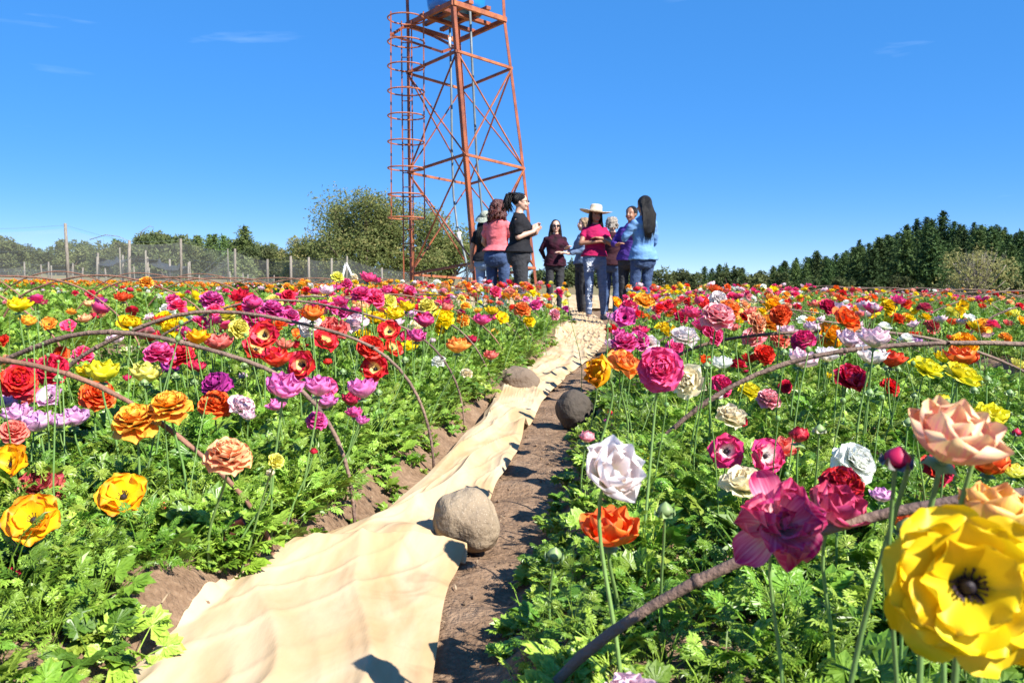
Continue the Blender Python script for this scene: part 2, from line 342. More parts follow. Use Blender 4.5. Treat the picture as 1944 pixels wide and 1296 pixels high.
def row_cover(name, rows, nper, nw, amp, seed, label, cat='row cover', group=None, bumps=()):
    """rows: list of (leftpoint, rightpoint); the sheet is splined through them and folded"""
    n = len(rows); Ls = np.array([list(r[0]) for r in rows]); Rs = np.array([list(r[1]) for r in rows])
    def cr(P, t):
        i = min(int(t), n-2); f = t-i
        p0, p1, p2, p3 = P[max(i-1, 0)], P[i], P[i+1], P[min(i+2, n-1)]
        return 0.5*((2*p1)+(-p0+p2)*f+(2*p0-5*p1+4*p2-p3)*f*f+(-p0+3*p1-3*p2+p3)*f**3)
    ts = np.linspace(0, n-1, nper*(n-1)+1); V = []; UVs = []
    ww = np.linspace(0, 1, nw)
    for t in ts:
        a = cr(Ls, t); c = cr(Rs, t); wd = np.linalg.norm(c[:2]-a[:2])
        yy = (a[1]+c[1])/2
        P = a[None, :]*(1-ww[:, None])+c[None, :]*ww[:, None]
        # long folds that wander, plus finer creases; strongest along the right half
        s = ww*wd*1.0
        sh = fbm(np.full(nw, yy*1.3+seed), ww*0.6, 2, 2)*1.6
        ph = (s*6.6+sh*1.5+yy*0.25); fold = (1-np.abs(np.sin(ph*math.pi)))**1.8
        ph2 = (s*17+sh*3.1+yy*0.8); fold2 = (1-np.abs(np.sin(ph2*math.pi)))**2.2
        crumple = float(sstep(1.6, 3.5, yy))
        ampn = amp*(0.60+0.40*float(sstep(1.2, 2.2, yy)))
        z = ampn*(fold*(0.35+0.9*vnoise(np.full(nw, yy*1.3+5), s*2, k=4)+0.3)*(1.2 if nw > 50 else 1)+0.35*fold2*(0.5+vnoise(np.full(nw, yy*2.2), s*5, k=5)))
        z += ampn*0.35*fbm(s*3+seed, np.full(nw, yy*0.9), 2, 6)+amp*0.45
        z += amp*crumple*0.35*fbm(s*7+seed, np.full(nw, yy*3.0), 3, 5)
        # diagonal creases
        z += amp*(0.30+0.35*crumple)*(1-np.abs(np.sin((yy*1.7-s*6.5+sh*2.4)*math.pi)))**5*(0.5+vnoise(s*3, np.full(nw, yy*2), k=6))
        z += amp*0.16*(1-np.abs(np.sin((yy*2.3+s*15+sh*4)*math.pi)))**4*(0.5+vnoise(s*5+2, np.full(nw, yy*3), k=7))
        edge = np.minimum(1, np.minimum(ww, 1-ww)*9); z = z*(0.25+0.75*edge)
        lat = fbm(np.full(nw, yy*3+seed), ww*1.2, 2, 1)*0.03*min(1, yy/2)
        P = P+np.stack([lat, lat*0.2, z], 1)
        gz = ground_z(P[:, 0], P[:, 1])
        P[:, 2] = np.maximum(P[:, 2], gz+0.006)
        for (bx, by, bh, br) in bumps:
            P[:, 2] += bh*np.exp(-((P[:, 0]-bx)**2+(P[:, 1]-by)**2)/br**2)
        V.append(P); UVs += [(float(x), t/(n-1)) for x in ww]
    V = np.concatenate(V); m_ = len(ts); idx = np.arange(m_*nw).reshape(m_, nw)
    F = np.stack([idx[:-1, :-1].ravel(), idx[:-1, 1:].ravel(), idx[1:, 1:].ravel(), idx[1:, :-1].ravel()], 1)
    mb = MB(); mb.v = V.tolist(); mb.f = F.tolist(); mb.uv = UVs; mb.m = [0]*len(mb.f)
    o = mb.build(name, cloth)
    return tag(o, label, cat, group)
def zz(p, dz): return (p.x, p.y, p.z+dz)
prows = [((60, 1420), (815, 1420)), ((140, 1350), (815, 1350)), ((220, 1296), (816, 1290)), ((330, 1190), (832, 1180)), ((400, 1130), (850, 1120)), ((480, 1078), (868, 1085)), ((560, 1035), (886, 1056))]
prows2 = [((575, 1032), (850, 1045)), ((705, 985), (928, 975)), ((768, 938), (955, 915)), ((828, 880), (980, 870)), ((888, 822), (998, 830)), ((926, 772), (1018, 785)), ((958, 727), (1043, 750)),
          ((1005, 694), (1088, 705)), ((1050, 656), (1130, 672)), ((1062, 622), (1150, 645)), ((1085, 604), (1150, 618)), ((1082, 588), (1128, 597)), ((1076, 577), (1110, 584))]
rows = [(tuple(on_z(a[0], a[1], 0.055)), tuple(on_z(c[0], c[1], 0.012))) for a, c in prows]
top = rows[-1]
rows[-1] = ((top[0][0], top[0][1], 0.07), (top[1][0], top[1][1], 0.035))
bk = rows[-2]
rows.append(((bk[0][0]+.03, (bk[0][1]+top[0][1])/2, 0.05), (bk[1][0]+.01, (bk[1][1]+top[1][1])/2, 0.006)))
rows += [(tuple(on_z(a[0], a[1], 0.045)), tuple(on_z(c[0], c[1], 0.012))) for a, c in prows2]
cusp = on_z(780, 992, 0.07); cusp2 = on_z(1003, 800, 0.05); cusp3 = on_z(945, 718, 0.05)
row_cover('row_cover', rows, 16, 90, 0.021, 1.7, 'long crumpled cream frost cloth running up the path between the two nearest beds', bumps=[(cusp.x, cusp.y, 0.035, 0.06), (cusp2.x, cusp2.y, 0.05, 0.05), (cusp3.x, cusp3.y, 0.05, 0.07)])
def plain_rows(pts, half, z):
    out = []
    for i, (u, y) in enumerate(pts): out.append(((u-half+0.15*y, y, z), (u+half+0.15*y, y, z)))
    return out
row_cover('row_cover', plain_rows([(-2.72, 1.5), (-2.74, 3), (-2.74, 4.5), (-2.78, 6), (-2.7, 8), (-2.72, 10.5), (-2.74, 13.5)], 0.25, 0.05), 10, 20, 0.05, 5.1, 'cream frost cloth bunched in the path glimpsed through the flowers beyond the long branch arches')
row_cover('row_cover', plain_rows([(-5.05, 3.5), (-5.05, 6), (-5.05, 9), (-5.09, 12), (-5.05, 13.5)], 0.27, 0.05), 8, 16, 0.05, 9.3, 'cream frost cloth in the second path over, by the small white and violet flowers')
r_ = [((-16+i*2.2, 15.2, 0.04), (-16+i*2.2, 18.4, 0.16)) for i in range(10)]
row_cover('row_cover', r_, 8, 16, 0.05, 3.3, 'flat cream frost cloth laid in front of the orange marigold bed')
r_ = [((-2.6+i*0.95, 16.8, 0.02), (-2.6+i*0.95, 22.5, 0.16)) for i in range(8)]
row_cover('row_cover', r_, 8, 24, 0.03, 8.3, 'flat cream frost cloth spread on the open ground behind the group of people')
r_ = [((3.2+i*1.5, 17.0, 0.02), (3.2+i*1.5, 18.6, 0.2)) for i in range(6)]
row_cover('row_cover', r_, 6, 12, 0.05, 2.3, 'pale frost cloth beyond the crowd of red flowers below the pine hill')

# ------------------------------------------------------------------ stones holding the cloth down
def stone(px, py_c, wpx, base_py, shape, seed, label, mat_, rot=0, y=None):
    p = on_z(px, base_py, 0.015); d = p.y
    w_ = wpx*d/F_PX; r = w_/2
    bm = bmesh.new(); bmesh.ops.create_icosphere(bm, subdivisions=5, radius=1.0)
    for v in bm.verts:
        c = v.co.copy(); 
        n1 = mnoise.noise(c*0.9+Vector((seed, 0, 0)))*0.24; n2 = mnoise.noise(c*2.0+Vector((0, seed, 0)))*0.085; n3 = mnoise.noise(c*9+Vector((0, seed, 0)))*0.010+mnoise.noise(c*24)*0.004
        c = c*(1+n1+n2+n3)
        q = Vector((c.x*shape[0]*r, c.y*shape[1]*r, c.z*shape[2]*r)); q.rotate(Matrix.Rotation(rot, 3, 'Y')); v.co = q
    me = bpy.data.meshes.new('stone'); bm.to_mesh(me); bm.free(); smooth(me)
    o = link_mesh('stone', me, mat_); zmin = min(v.co.z for v in me.vertices)
    o.location = (p.x, d+r*shape[1]*0.55, -0.004-zmin); 
    tag(o, label, 'stone', 'round stones weighing down the frost cloth'); return o
stm = mat('river_stone', (0.34, 0.265, 0.175), 0.85, 3.5, 0.4, col2=(0.20, 0.15, 0.10), bump=0.9, bump_scale=34, coord='Object', spec=0.3)
def _speck(m_):
    t = m_.node_tree; N = t.nodes; L = t.links; b = N['Principled BSDF']; src = b.inputs['Base Color'].links[0].from_socket
    tc = N.new('ShaderNodeTexCoord'); n = N.new('ShaderNodeTexVoronoi'); n.inputs['Scale'].default_value = 210; L.new(tc.outputs['Object'], n.inputs['Vector'])
    r = N.new('ShaderNodeMapRange'); r.inputs[1].default_value = 0.08; r.inputs[2].default_value = 0.3; r.inputs[3].default_value = 0.5; r.inputs[4].default_value = 0.0; L.new(n.outputs['Distance'], r.inputs[0])
    mx = N.new('ShaderNodeMix'); mx.data_type = 'RGBA'; mx.inputs['B'].default_value = (0.55, 0.47, 0.37, 1); L.new(r.outputs[0], mx.inputs['Factor']); L.new(src, mx.inputs['A']); L.new(mx.outputs['Result'], b.inputs['Base Color'])
_speck(stm)
stone(884, 988, 128, 1040, (1.0, 0.95, 0.98), 3.1, 'large rounded brown stone sitting on the cloth edge, nearest the camera', stm, 0.2)
stone(980, 738, 76, 745, (1.1, 0.75, 0.72), 8.4, 'flat oblong tan stone lying on top of the pale cloth', mat('tan_stone', (0.21, 0.155, 0.105), 0.85, 4, 0.4, col2=(0.14, 0.10, 0.07), bump=0.6, bump_scale=40), 0.12)
stone(1094, 783, 78, 812, (1.0, 0.95, 0.95), 5.7, 'round brown stone at the path edge, plant shade painted into its colour', mat('dark_stone', (0.075, 0.058, 0.042), 0.85, 4, 0.3, bump=0.6, bump_scale=40))  # colour darkened to stand in for shade of overhanging plants
# ------------------------------------------------------------------ foliage: parsley-like ranunculus leaves, as ground cover
leafm = []
def leaf_material(name, c1, c2, rough=0.42):
    m = mat(name, c1, rough, 22, 0, col2=c2, transl=0.26, objrand=0.30, spec=0.5, coord='Generated'); return m
lm_a = leaf_material('leaf_green', (0.140, 0.265, 0.022), (0.220, 0.375, 0.038))
lm_b = leaf_material('leaf_bright', (0.225, 0.36, 0.034), (0.33, 0.47, 0.07))
lm_c = leaf_material('leaf_deep', (0.090, 0.185, 0.02), (0.145, 0.27, 0.03), 0.38)
stem_m = mat('flower_stem', (0.20, 0.34, 0.09), 0.5, 60, 0.2, transl=0.15, objrand=0.15)
def add_lobe(mb, P0, ang, L_, W_, fr, fold=0.25, droop=0.0):
    """fr: (origin, xaxis (forward), yaxis (side), zaxis (normal)); a pointed lobe as four triangles folded on its midrib"""
    o, X_, Y_, Z_ = fr; c, s = math.cos(ang), math.sin(ang)
    D = X_*c+Y_*s; S = -X_*s+Y_*c
    b0 = P0; tip = P0+D*L_-Z_*(droop*L_); mid = P0+D*L_*0.55-Z_*(droop*L_*0.35)-Z_*fold*W_*0.5
    l = P0+D*L_*0.6+S*W_; r = P0+D*L_*0.6-S*W_
    mb.add([b0, l, tip, r, mid], [(0, 4, 1), (4, 2, 1), (0, 3, 4), (4, 3, 2)])
def add_leaflet(mb, o, X_, Y_, Z_, size, rnd, broad=0.0, nl=5):
    fr = (o, X_, Y_, Z_)
    for i in range(nl):
        a = (i-(nl-1)/2)*(1.05-broad*0.25)/(nl-1)*2.1
        L_ = size*(1-0.26*abs(a))*rnd.uniform(.8, 1.15)
        W_ = size*(0.13+0.16*broad)*rnd.uniform(.8, 1.2)
        org = o+X_*size*0.06
        add_lobe(mb, org, a, L_, W_, fr, droop=rnd.uniform(0.0, 0.45))
        if not broad and rnd.random() < 0.75:
            q = org+(X_*math.cos(a)+Y_*math.sin(a))*L_*0.5
            for sgn in (-1, 1): add_lobe(mb, q, a+sgn*0.65, L_*0.42, W_*0.62, fr, droop=rnd.uniform(0, .4))
def clump(seed, nleaf, height, spread, lsize, broad=0.0, matl=None):
    rnd = random.Random(seed); mb = MB()
    for i in range(nleaf):
        az = i*2.39996+rnd.uniform(-.4, .4); tt = (i+0.5)/nleaf; el = R(rnd.uniform(28, 60)+32*(1-tt)); ln = height*rnd.uniform(.65, 1.1)*(1.0-0.25*tt)
        h = Vector((math.cos(az), math.sin(az), 0)); pts = []
        p = Vector((rnd.uniform(-1, 1), rnd.uniform(-1, 1), 0))*spread*0.25; e = el
        for k in range(4):
            pts.append(p.copy()); p = p+(h*math.cos(e)+Vector((0, 0, 1))*math.sin(e))*ln/3; e -= R(rnd.uniform(4, 16))
        mb.tube(pts, [0.0016, 0.0014, 0.0012, 0.001], 3, False)
        o = pts[-1]; X_ = (h*math.cos(e)+Vector((0, 0, 1))*math.sin(e)).normalized()
        Y_ = Vector((-h.y, h.x, 0)); q = Quaternion(X_, rnd.uniform(-.5, .5)); Y_ = q @ Y_; Z_ = X_.cross(Y_)
        if Z_.z < 0: Z_ = -Z_
        sz = lsize*rnd.uniform(.75, 1.25)
        if broad > 0.5:
            add_leaflet(mb, o, X_, Y_, Z_, sz*1.1, rnd, broad, 6)
            for sg in (-1, 1):
                X2 = (X_*0.35+Y_*sg).normalized(); add_leaflet(mb, o-X_*sz*.1, X2, Z_.cross(X2), Z_, sz*0.85, rnd, broad, 4)
        else:
            add_leaflet(mb, o, X_, Y_, Z_, sz, rnd, broad)
            for sg in (-1, 1):
                o2 = o-X_*sz*0.25; X2 = (X_*0.55+Y_*sg*0.85).normalized()
                add_leaflet(mb, o2, X2, Z_.cross(X2), Z_, sz*0.8, rnd, broad, 4)
                if rnd.random() < .6:
                    o3 = o-X_*sz*0.75; add_leaflet(mb, o3, X2, Z_.cross(X2), Z_, sz*0.55, rnd, broad, 3)
    me = mb.mesh('leaf_clump', False); me.materials.append(matl)
    return bpy.data.objects.new('leaf_clump', me)
def source_collection(name, objs):
    c = bpy.data.collections.new(name)
    for o in objs: c.objects.link(o)
    return c
def scatter(name, pts, scl, rotz, idx, coll, label, tilt=0.25, kind='stuff'):
    """one ground-cover object: a point mesh whose points carry instances of the sources"""
    n = len(pts); me = bpy.data.meshes.new(name); me.from_pydata([tuple(p) for p in pts], [], [])
    a = me.attributes.new('scl', 'FLOAT', 'POINT'); a.data.foreach_set('value', np.array(scl, dtype=np.float32))
    r = np.zeros((n, 3), dtype=np.float32); r[:, 2] = rotz; r[:, 0] = rng.normal(0, tilt, n); r[:, 1] = rng.normal(0, tilt, n)
    a = me.attributes.new('rot', 'FLOAT_VECTOR', 'POINT'); a.data.foreach_set('vector', r.ravel())
    a = me.attributes.new('pick', 'INT', 'POINT'); a.data.foreach_set('value', np.array(idx, dtype=np.int32))
    o = bpy.data.objects.new(name, me); COL.objects.link(o)
    g = bpy.data.node_groups.new('scatter_'+name, 'GeometryNodeTree')
    g.interface.new_socket('Geometry', in_out='INPUT', socket_type='NodeSocketGeometry'); g.interface.new_socket('Geometry', in_out='OUTPUT', socket_type='NodeSocketGeometry')
    N = g.nodes; L = g.links; gi = N.new('NodeGroupInput'); go = N.new('NodeGroupOutput')
    ci = N.new('GeometryNodeCollectionInfo'); ci.inputs['Collection'].default_value = coll; ci.inputs['Separate Children'].default_value = True; ci.inputs['Reset Children'].default_value = True
    ip = N.new('GeometryNodeInstanceOnPoints'); ip.inputs['Pick Instance'].default_value = True
    def na(nm, ty):
        q = N.new('GeometryNodeInputNamedAttribute'); q.data_type = ty; q.inputs['Name'].default_value = nm; return q.outputs['Attribute']
    L.new(gi.outputs[0], ip.inputs['Points']); L.new(ci.outputs[0], ip.inputs['Instance'])
    L.new(na('pick', 'INT'), ip.inputs['Instance Index']); L.new(na('scl', 'FLOAT'), ip.inputs['Scale'])
    L.new(na('rot', 'FLOAT_VECTOR'), ip.inputs['Rotation']); L.new(ip.outputs[0], go.inputs[0])
    md = o.modifiers.new('scatter', 'NODES'); md.node_group = g
    return tag(o, label, kind=kind)
fine = [clump(100+i, 20, 0.155, 0.065, 0.0225, 0.0, [lm_a, lm_b, lm_a, lm_c, lm_b][i]) for i in range(5)]
broad = [clump(200+i, 9, 0.12, 0.05, 0.040, 0.9, [lm_b, lm_a, lm_c][i]) for i in range(3)]
for i, o in enumerate(fine+broad): o.name = 'leaf_clump_%02d' % i
leaf_coll = source_collection('leaf_clumps', fine+broad)
def bed_points(u0, u1, y0, y1, dens, rnd, thin=None):
    n = int((u1-u0)*(y1-y0)*dens); out = []
    for i in range(n):
        u = u0+(u1-u0)*rnd.random(); y = y0+(y1-y0)*rnd.random()
        if y > float(bed_end(u))-0.1: continue
        x = u+0.15*y
        if abs(x) > 0.75*y+0.9: continue
        if thin and rnd.random() < thin(u, y): continue
        out.append((u, x, y))
    return out
rb = random.Random(21)
def bed_cover(name, u0, u1, label, ymax):
    def thin(u, y):
        e = min(u-u0, u1-u)
        t = 0.5 if e < 0.03 else 0.0
        if y < 3.2:   # patchy near the camera, bare soil between plants
            v = float(fbm(u*3.1, y*3.1, 2, 2)); t = max(t, 0.8 if v < -0.30 else 0.0)
            if -3 < u0 < -1 and y < 1.3 and e < 0.08: t = max(t, 0.4)
        return t
    P = []; S = []; I = []; Z0 = []
    for (a, c, dn, s) in ((0.42, 2.4, 310, 0.78), (2.4, 4.5, 180, 0.92), (4.5, 8, 75, 1.1), (8, ymax, 40, 1.35)):
        if c <= a: continue
        for (u, x, y) in bed_points(u0+0.03, u1-0.03, a, c, dn, rb, thin):
            e = min(u-u0, u1-u); k = 0.66+0.34*min(1, e/0.25)
            if y < 1.0: k *= 0.62+0.38*max(0, (y-.45)/.55)
            if u0 > -1 and y < 1.4 and e < .10: continue
            if u0 < -1 and u0 > -3 and y > 5 and e < .06: continue
            P.append((x, y, float(ground_z(x, y))-0.01)); S.append(s*k*rb.uniform(.75, 1.25))
            br = 0.26 if y < 2.2 else 0.06
            if u > -0.3 and y < 1.5: br = 0.42
            I.append(rb.choice((5, 6, 7)) if rb.random() < br else rb.choice((0, 1, 2, 3, 4)))
    scatter(name, P, S, rng.uniform(0, 6.28, len(P)), I, leaf_coll, label, 0.22)
bed_cover('foliage', -2.42, -0.665, 'dense ferny green leaves of the bed beside the long cream cloth', 9.3)
bed_cover('foliage', -0.09, 1.64, 'dense ferny green leaves of the bed shading the bare path', 9.3)
bed_cover('foliage', -4.75, -3.02, 'green leaves of the bed beyond the second cloth strip', 14)
bed_cover('foliage', 2.24, 3.97, 'green leaves of the bed beyond the dark furrow', 15)
bed_cover('foliage', -7.08, -5.35, 'green leaves of the bed of small white and violet flowers', 14)
bed_cover('foliage', 4.57, 6.3, 'green leaves of the far bed towards the pine hill', 15)
bed_cover('foliage', -9.4, -7.68, 'green leaves of a distant bed in front of the marigolds', 14)
bed_cover('foliage', 6.9, 8.6, 'green leaves of the outermost bed towards the bare willow', 15)
# marigold bed foliage and low weeds on the path shoulders
P = []; S = []; I = []
for i in range(1500):
    x = rb.uniform(-20, 0.5); y = rb.uniform(19, 23); P.append((x, y, 0)); S.append(rb.uniform(1.7, 2.4)); I.append(rb.choice((0, 1, 3)))
scatter('foliage', P, S, rng.uniform(0, 6.28, len(P)), I, leaf_coll, 'dark green leaves of the orange marigold bed')
P = []; S = []; I = []
for i in range(1300):
    x = rb.uniform(3, 26); y = rb.uniform(15.5, 25); P.append((x, y, float(ground_z(x, y)))); S.append(rb.uniform(1.6, 2.4)); I.append(rb.choice((0, 3, 3, 4)))
scatter('foliage', P, S, rng.uniform(0, 6.28, len(P)), I, leaf_coll, 'dark green crop leaves in front of the gravel road')
weed = [clump(300+i, 7, 0.022, 0.03, 0.014, 0.9, lm_b if i else lm_a) for i in range(3)]
for i, o in enumerate(weed): o.name = 'weed_%02d' % i
weed_coll = source_collection('weeds', weed)
P = []; S = []; I = []
for i in range(420):
    y = 0.7+6*rb.random()**1.3; sgn = rb.choice((-1, 1)); u = -0.39+sgn*(0.20+0.2*rb.random()**1.2); x = u+0.15*y
    if sgn < 0 and rb.random() < .3: continue
    P.append((x, y, float(ground_z(x, y)))); S.append(rb.uniform(.6, 1.7)); I.append(rb.randrange(3))
scatter('weeds', P, S, rng.uniform(0, 6.28, len(P)), I, weed_coll, 'tiny green weed seedlings along the edges of the path')

# ------------------------------------------------------------------ petals and blooms
def petal(mb, L_, W_, e0, e1, az, cup=0.25, ruff=0.1, nu=5, nv=6, r0=0.0, z0=0.0, tip=0.22, seed=0, mat=0, narrow=0.3, M=None):
    """one petal: starts at radius r0, rises at elevation e0 (radians) and ends at e1; cupped across, wavy at the rim"""
    rnd = random.Random(seed*977+13); ph = rnd.uniform(0, 6.28); ph2 = rnd.uniform(0, 6.28)
    rr = r0; zc = z0; V = []; UVs = []; ca, sa = math.cos(az), math.sin(az)
    prof = []
    for j in range(nv+1):
        v = j/nv; e = e0+(e1-e0)*v; prof.append((rr, zc, e)); rr += math.cos(e)*L_/nv; zc += math.sin(e)*L_/nv
    for j in range(nv+1):
        v = j/nv; pr, pz, e = prof[j]
        wv = W_*(narrow+(1-narrow)*math.sin(min(1, v*1.3)*math.pi/2))*math.sqrt(max(.02, 1-.86*max(0, (v-0.66)/0.34)**2.6))
        for i in range(nu+1):
            s = 2*i/nu-1
            back = tip*L_*(s*s)*v**2
            n_off = cup*W_*(s*s)*(0.5+0.5*v)+ruff*W_*v*v*math.sin(s*2.9+ph)*0.6+ruff*W_*v**3*math.sin(s*5.6+ph2)*0.28
            r_ = pr-math.cos(e)*back-math.sin(e)*n_off; z_ = pz-math.sin(e)*back+math.cos(e)*n_off
            y_ = s*wv
            p = Vector((r_*ca-y_*sa, r_*sa+y_*ca, z_))
            if M: p = M @ p
            V.append(p); UVs.append((0.5+0.5*s, v*(1-0.12*s*s)+0.12*s*s*v))
    Fc = []
    for j in range(nv):
        for i in range(nu):
            a = j*(nu+1)+i; Fc.append((a, a+1, a+nu+2, a+nu+1))
    mb.add(V, Fc, UVs, mat)
def petal_specs(form, seed):
    """list of petal keyword sets for a bloom of unit-ish size (diameter about 0.075)"""
    rnd = random.Random(seed); out = []
    if form == 'open':
        for k in range(5): out.append(dict(L_=.041, W_=.0215, e0=R(38), e1=R(-2+rnd.uniform(-12, 14)), az=2*math.pi*k/5+rnd.uniform(-.14, .14), cup=.24, ruff=.22, r0=.002, z0=0, tip=.12))
        for k in range(5): out.append(dict(L_=.037, W_=.0195, e0=R(48), e1=R(16+rnd.uniform(-12, 14)), az=2*math.pi*(k+.5)/5+rnd.uniform(-.14, .14), cup=.3, ruff=.24, r0=.002, z0=.0015, tip=.12))
        n = rnd.choice((2, 3, 4))
        for k in range(n): out.append(dict(L_=.030, W_=.0155, e0=R(60), e1=R(34+rnd.uniform(-10, 14)), az=2*math.pi*(k+rnd.uniform(0, .6))/n, cup=.36, ruff=.25, r0=.004, z0=.003, tip=.12))
    elif form == 'cup':
        for k in range(5): out.append(dict(L_=.048, W_=.0225, e0=R(24), e1=R(84+rnd.uniform(-30, 6)), az=2*math.pi*k/5+rnd.uniform(-.15, .15), cup=.36, ruff=.2, r0=.002, z0=0, tip=.14))
        for k in range(5): out.append(dict(L_=.047, W_=.0205, e0=R(38), e1=R(92+rnd.uniform(-18, 6)), az=2*math.pi*(k+.5)/5+rnd.uniform(-.15, .15), cup=.36, ruff=.2, r0=.002, z0=.001, tip=.14))
        for k in range(4): out.append(dict(L_=.041, W_=.017, e0=R(56), e1=R(98+rnd.uniform(-10, 8)), az=2*math.pi*(k+.2)/4+rnd.uniform(-.15, .15), cup=.36, ruff=.2, r0=.002, z0=.002, tip=.14))
    elif form == 'double':
        lay = [(6, .037, .0185, -4, -24, .003), (7, .036, .018, 16, -4, .003), (7, .0345, .017, 32, 12, .003), (7, .033, .016, 46, 30, .003), (7, .031, .015, 58, 50, .003), (6, .0285, .0135, 68, 72, .003), (6, .026, .012, 76, 92, .003), (5, .023, .0105, 80, 112, .003), (4, .020, .009, 84, 130, .002)]
        for li, (n, L_, W_, a, c, r0) in enumerate(lay):
            for k in range(n): out.append(dict(L_=L_*rnd.uniform(.93, 1.07), W_=W_*1.05, e0=R(a+rnd.uniform(-6, 6)), e1=R(c+rnd.uniform(-12, 12)), az=2*math.pi*(k+li*.38)/n+rnd.uniform(-.2, .2), cup=.24, ruff=.26, r0=r0, z0=.002*li*.7, tip=.07))
    elif form == 'peony':   # loose, few large crumpled petals in several ranks
        lay = [(5, .046, .025, 12, 20, .003), (5, .044, .023, 30, 48, .003), (5, .040, .021, 46, 72, .003), (4, .036, .018, 58, 88, .003), (4, .030, .014, 70, 105, .002)]
        for li, (n, L_, W_, a, c, r0) in enumerate(lay):
            for k in range(n): out.append(dict(L_=L_*rnd.uniform(.9, 1.08), W_=W_, e0=R(a+rnd.uniform(-8, 8)), e1=R(c+rnd.uniform(-20, 14)), az=2*math.pi*(k+li*.41)/n+rnd.uniform(-.25, .25), cup=.32, ruff=.36, r0=r0, z0=.0015*li, tip=.07))
    elif form == 'flat':    # wide and full but open to the dark eye
        lay = [(6, .043, .0235, 6, -12, .004), (7, .040, .0215, 22, 4, .004), (6, .036, .019, 36, 16, .005), (5, .029, .016, 50, 34, .006)]
        for li, (n, L_, W_, a, c, r0) in enumerate(lay):
            for k in range(n): out.append(dict(L_=L_*rnd.uniform(.94, 1.06), W_=W_, e0=R(a+rnd.uniform(-6, 6)), e1=R(c+rnd.uniform(-12, 16)), az=2*math.pi*(k+li*.41)/n+rnd.uniform(-.15, .15), cup=.26, ruff=.3, r0=r0, z0=.0012*li, tip=.06))
    elif form == 'shaggy':  # long uneven petals flung outwards
        lay = [(7, .060, .0225, 0, 4, .003), (7, .054, .021, 22, 30, .003), (6, .044, .0185, 40, 62, .004), (4, .030, .014, 60, 88, .003)]
        for li, (n, L_, W_, a, c, r0) in enumerate(lay):
            for k in range(n): out.append(dict(L_=L_*rnd.uniform(.72, 1.15), W_=W_*rnd.uniform(.8, 1.15), e0=R(a+rnd.uniform(-14, 14)), e1=R(c+rnd.uniform(-38, 34)), az=2*math.pi*(k+li*.41)/n+rnd.uniform(-.3, .3), cup=.5, ruff=.5, r0=r0, z0=.0014*li, tip=.10))
    elif form == 'ball':    # a tight coloured bud just opening
        for li, (n, L_, W_, a, c) in enumerate([(5, .030, .0155, 24, 128), (5, .028, .0145, 34, 134), (4, .026, .013, 46, 140), (4, .023, .011, 58, 145)]):
            for k in range(n): out.append(dict(L_=L_, W_=W_, e0=R(a), e1=R(c+rnd.uniform(-8, 6)), az=2*math.pi*(k+li*.4)/n+rnd.uniform(-.1, .1), cup=.42, ruff=.08, r0=.001, z0=.001*li, tip=.12))
    return out
def bloom_mesh(form, seed, lod):
    mb = MB(); nu, nv = {0: (8, 9), 1: (6, 7), 2: (4, 4), 3: (2, 3)}[lod]
    for i, k in enumerate(petal_specs(form, seed)):
        if lod == 3 and form == 'double' and i % 2: continue
        petal(mb, nu=nu, nv=nv, seed=seed*50+i, **k)
    return mb.mesh('petals')
centre_m = mat('flower_centre', (0.012, 0.006, 0.012), 0.7, 300, 0.2)
stamen_m = mat('stamens', (0.022, 0.008, 0.020), 0.6)
green_c = mat('green_centre', (0.16, 0.26, 0.05), 0.5, 200, .3)
bud_green = mat('bud_green', (0.24, 0.36, 0.13), 0.5, 90, .25, transl=.12, objrand=.15)
def centre_mesh(seed):
    mb = MB(); mb.ell((0, 0, .005), (.0052, .0052, .0068), 10, 6)
    return mb.mesh('flower_centre')
def stamen_mesh(seed, n=52):
    mb = MB(); rnd = random.Random(seed)
    for i in range(n):
        a = 2*math.pi*i/n+rnd.uniform(-.1, .1); e = R(rnd.uniform(18, 62)); l = rnd.uniform(.006, .0095)
        d = Vector((math.cos(a)*math.cos(e), math.sin(a)*math.cos(e), math.sin(e))); p = Vector((math.cos(a)*.0035, math.sin(a)*.0035, .003))
        s = Vector((-math.sin(a), math.cos(a), 0))*.00035; q = p+d*l; t_ = q+d*.0016
        mb.add([p-s, p+s, q+s, q-s, q-s*2.6, q+s*2.6, t_+s*1.5, t_-s*1.5], [(0, 1, 2, 3), (4, 5, 6, 7)])
    return mb.mesh('stamens', False)
def sepal_mesh():
    mb = MB()
    for k in range(5): petal(mb, .016, .006, R(-10), R(-35), 2*math.pi*k/5, cup=-.2, ruff=.05, nu=2, nv=3, r0=.001, z0=-.0015, tip=.35, seed=k)
    mb.ell((0, 0, -.001), (.0045, .0045, .003), 8, 4)
    return mb.mesh('sepals')
CENTRE = centre_mesh(1); CENTRE.materials.append(centre_m); STAM = [stamen_mesh(i) for i in range(3)]
for m_ in STAM: m_.materials.append(stamen_m)
SEPAL = sepal_mesh(); SEPAL.materials.append(bud_green)
FORMS = ('open', 'cup', 'double', 'peony', 'ball', 'flat')
BLOOM = {(f, s, l): None for f in FORMS for s in range(4) for l in (1, 2, 3)}
def get_bloom(f, s, l):
    if BLOOM[(f, s, l)] is None:
        me = bloom_mesh(f, s+1, l); me.materials.append(PM['red']); BLOOM[(f, s, l)] = me
    return BLOOM[(f, s, l)]
PM = {}
def pm(n, rim, mid, base, **k): PM[n] = petal_mat(n, rim, mid, base, **k)
pm('yellow', (.86, .62, .01), (.90, .66, .008), (.62, .50, .01), streak=.2)
pm('pale_yellow', (.84, .78, .16), (.84, .76, .12), (.66, .62, .06), streak=.2)
pm('lemon', (.84, .74, .03), (.86, .76, .03), (.6, .58, .03), streak=.2)
pm('golden', (.88, .30, .008), (.94, .58, .008), (.88, .62, .01))
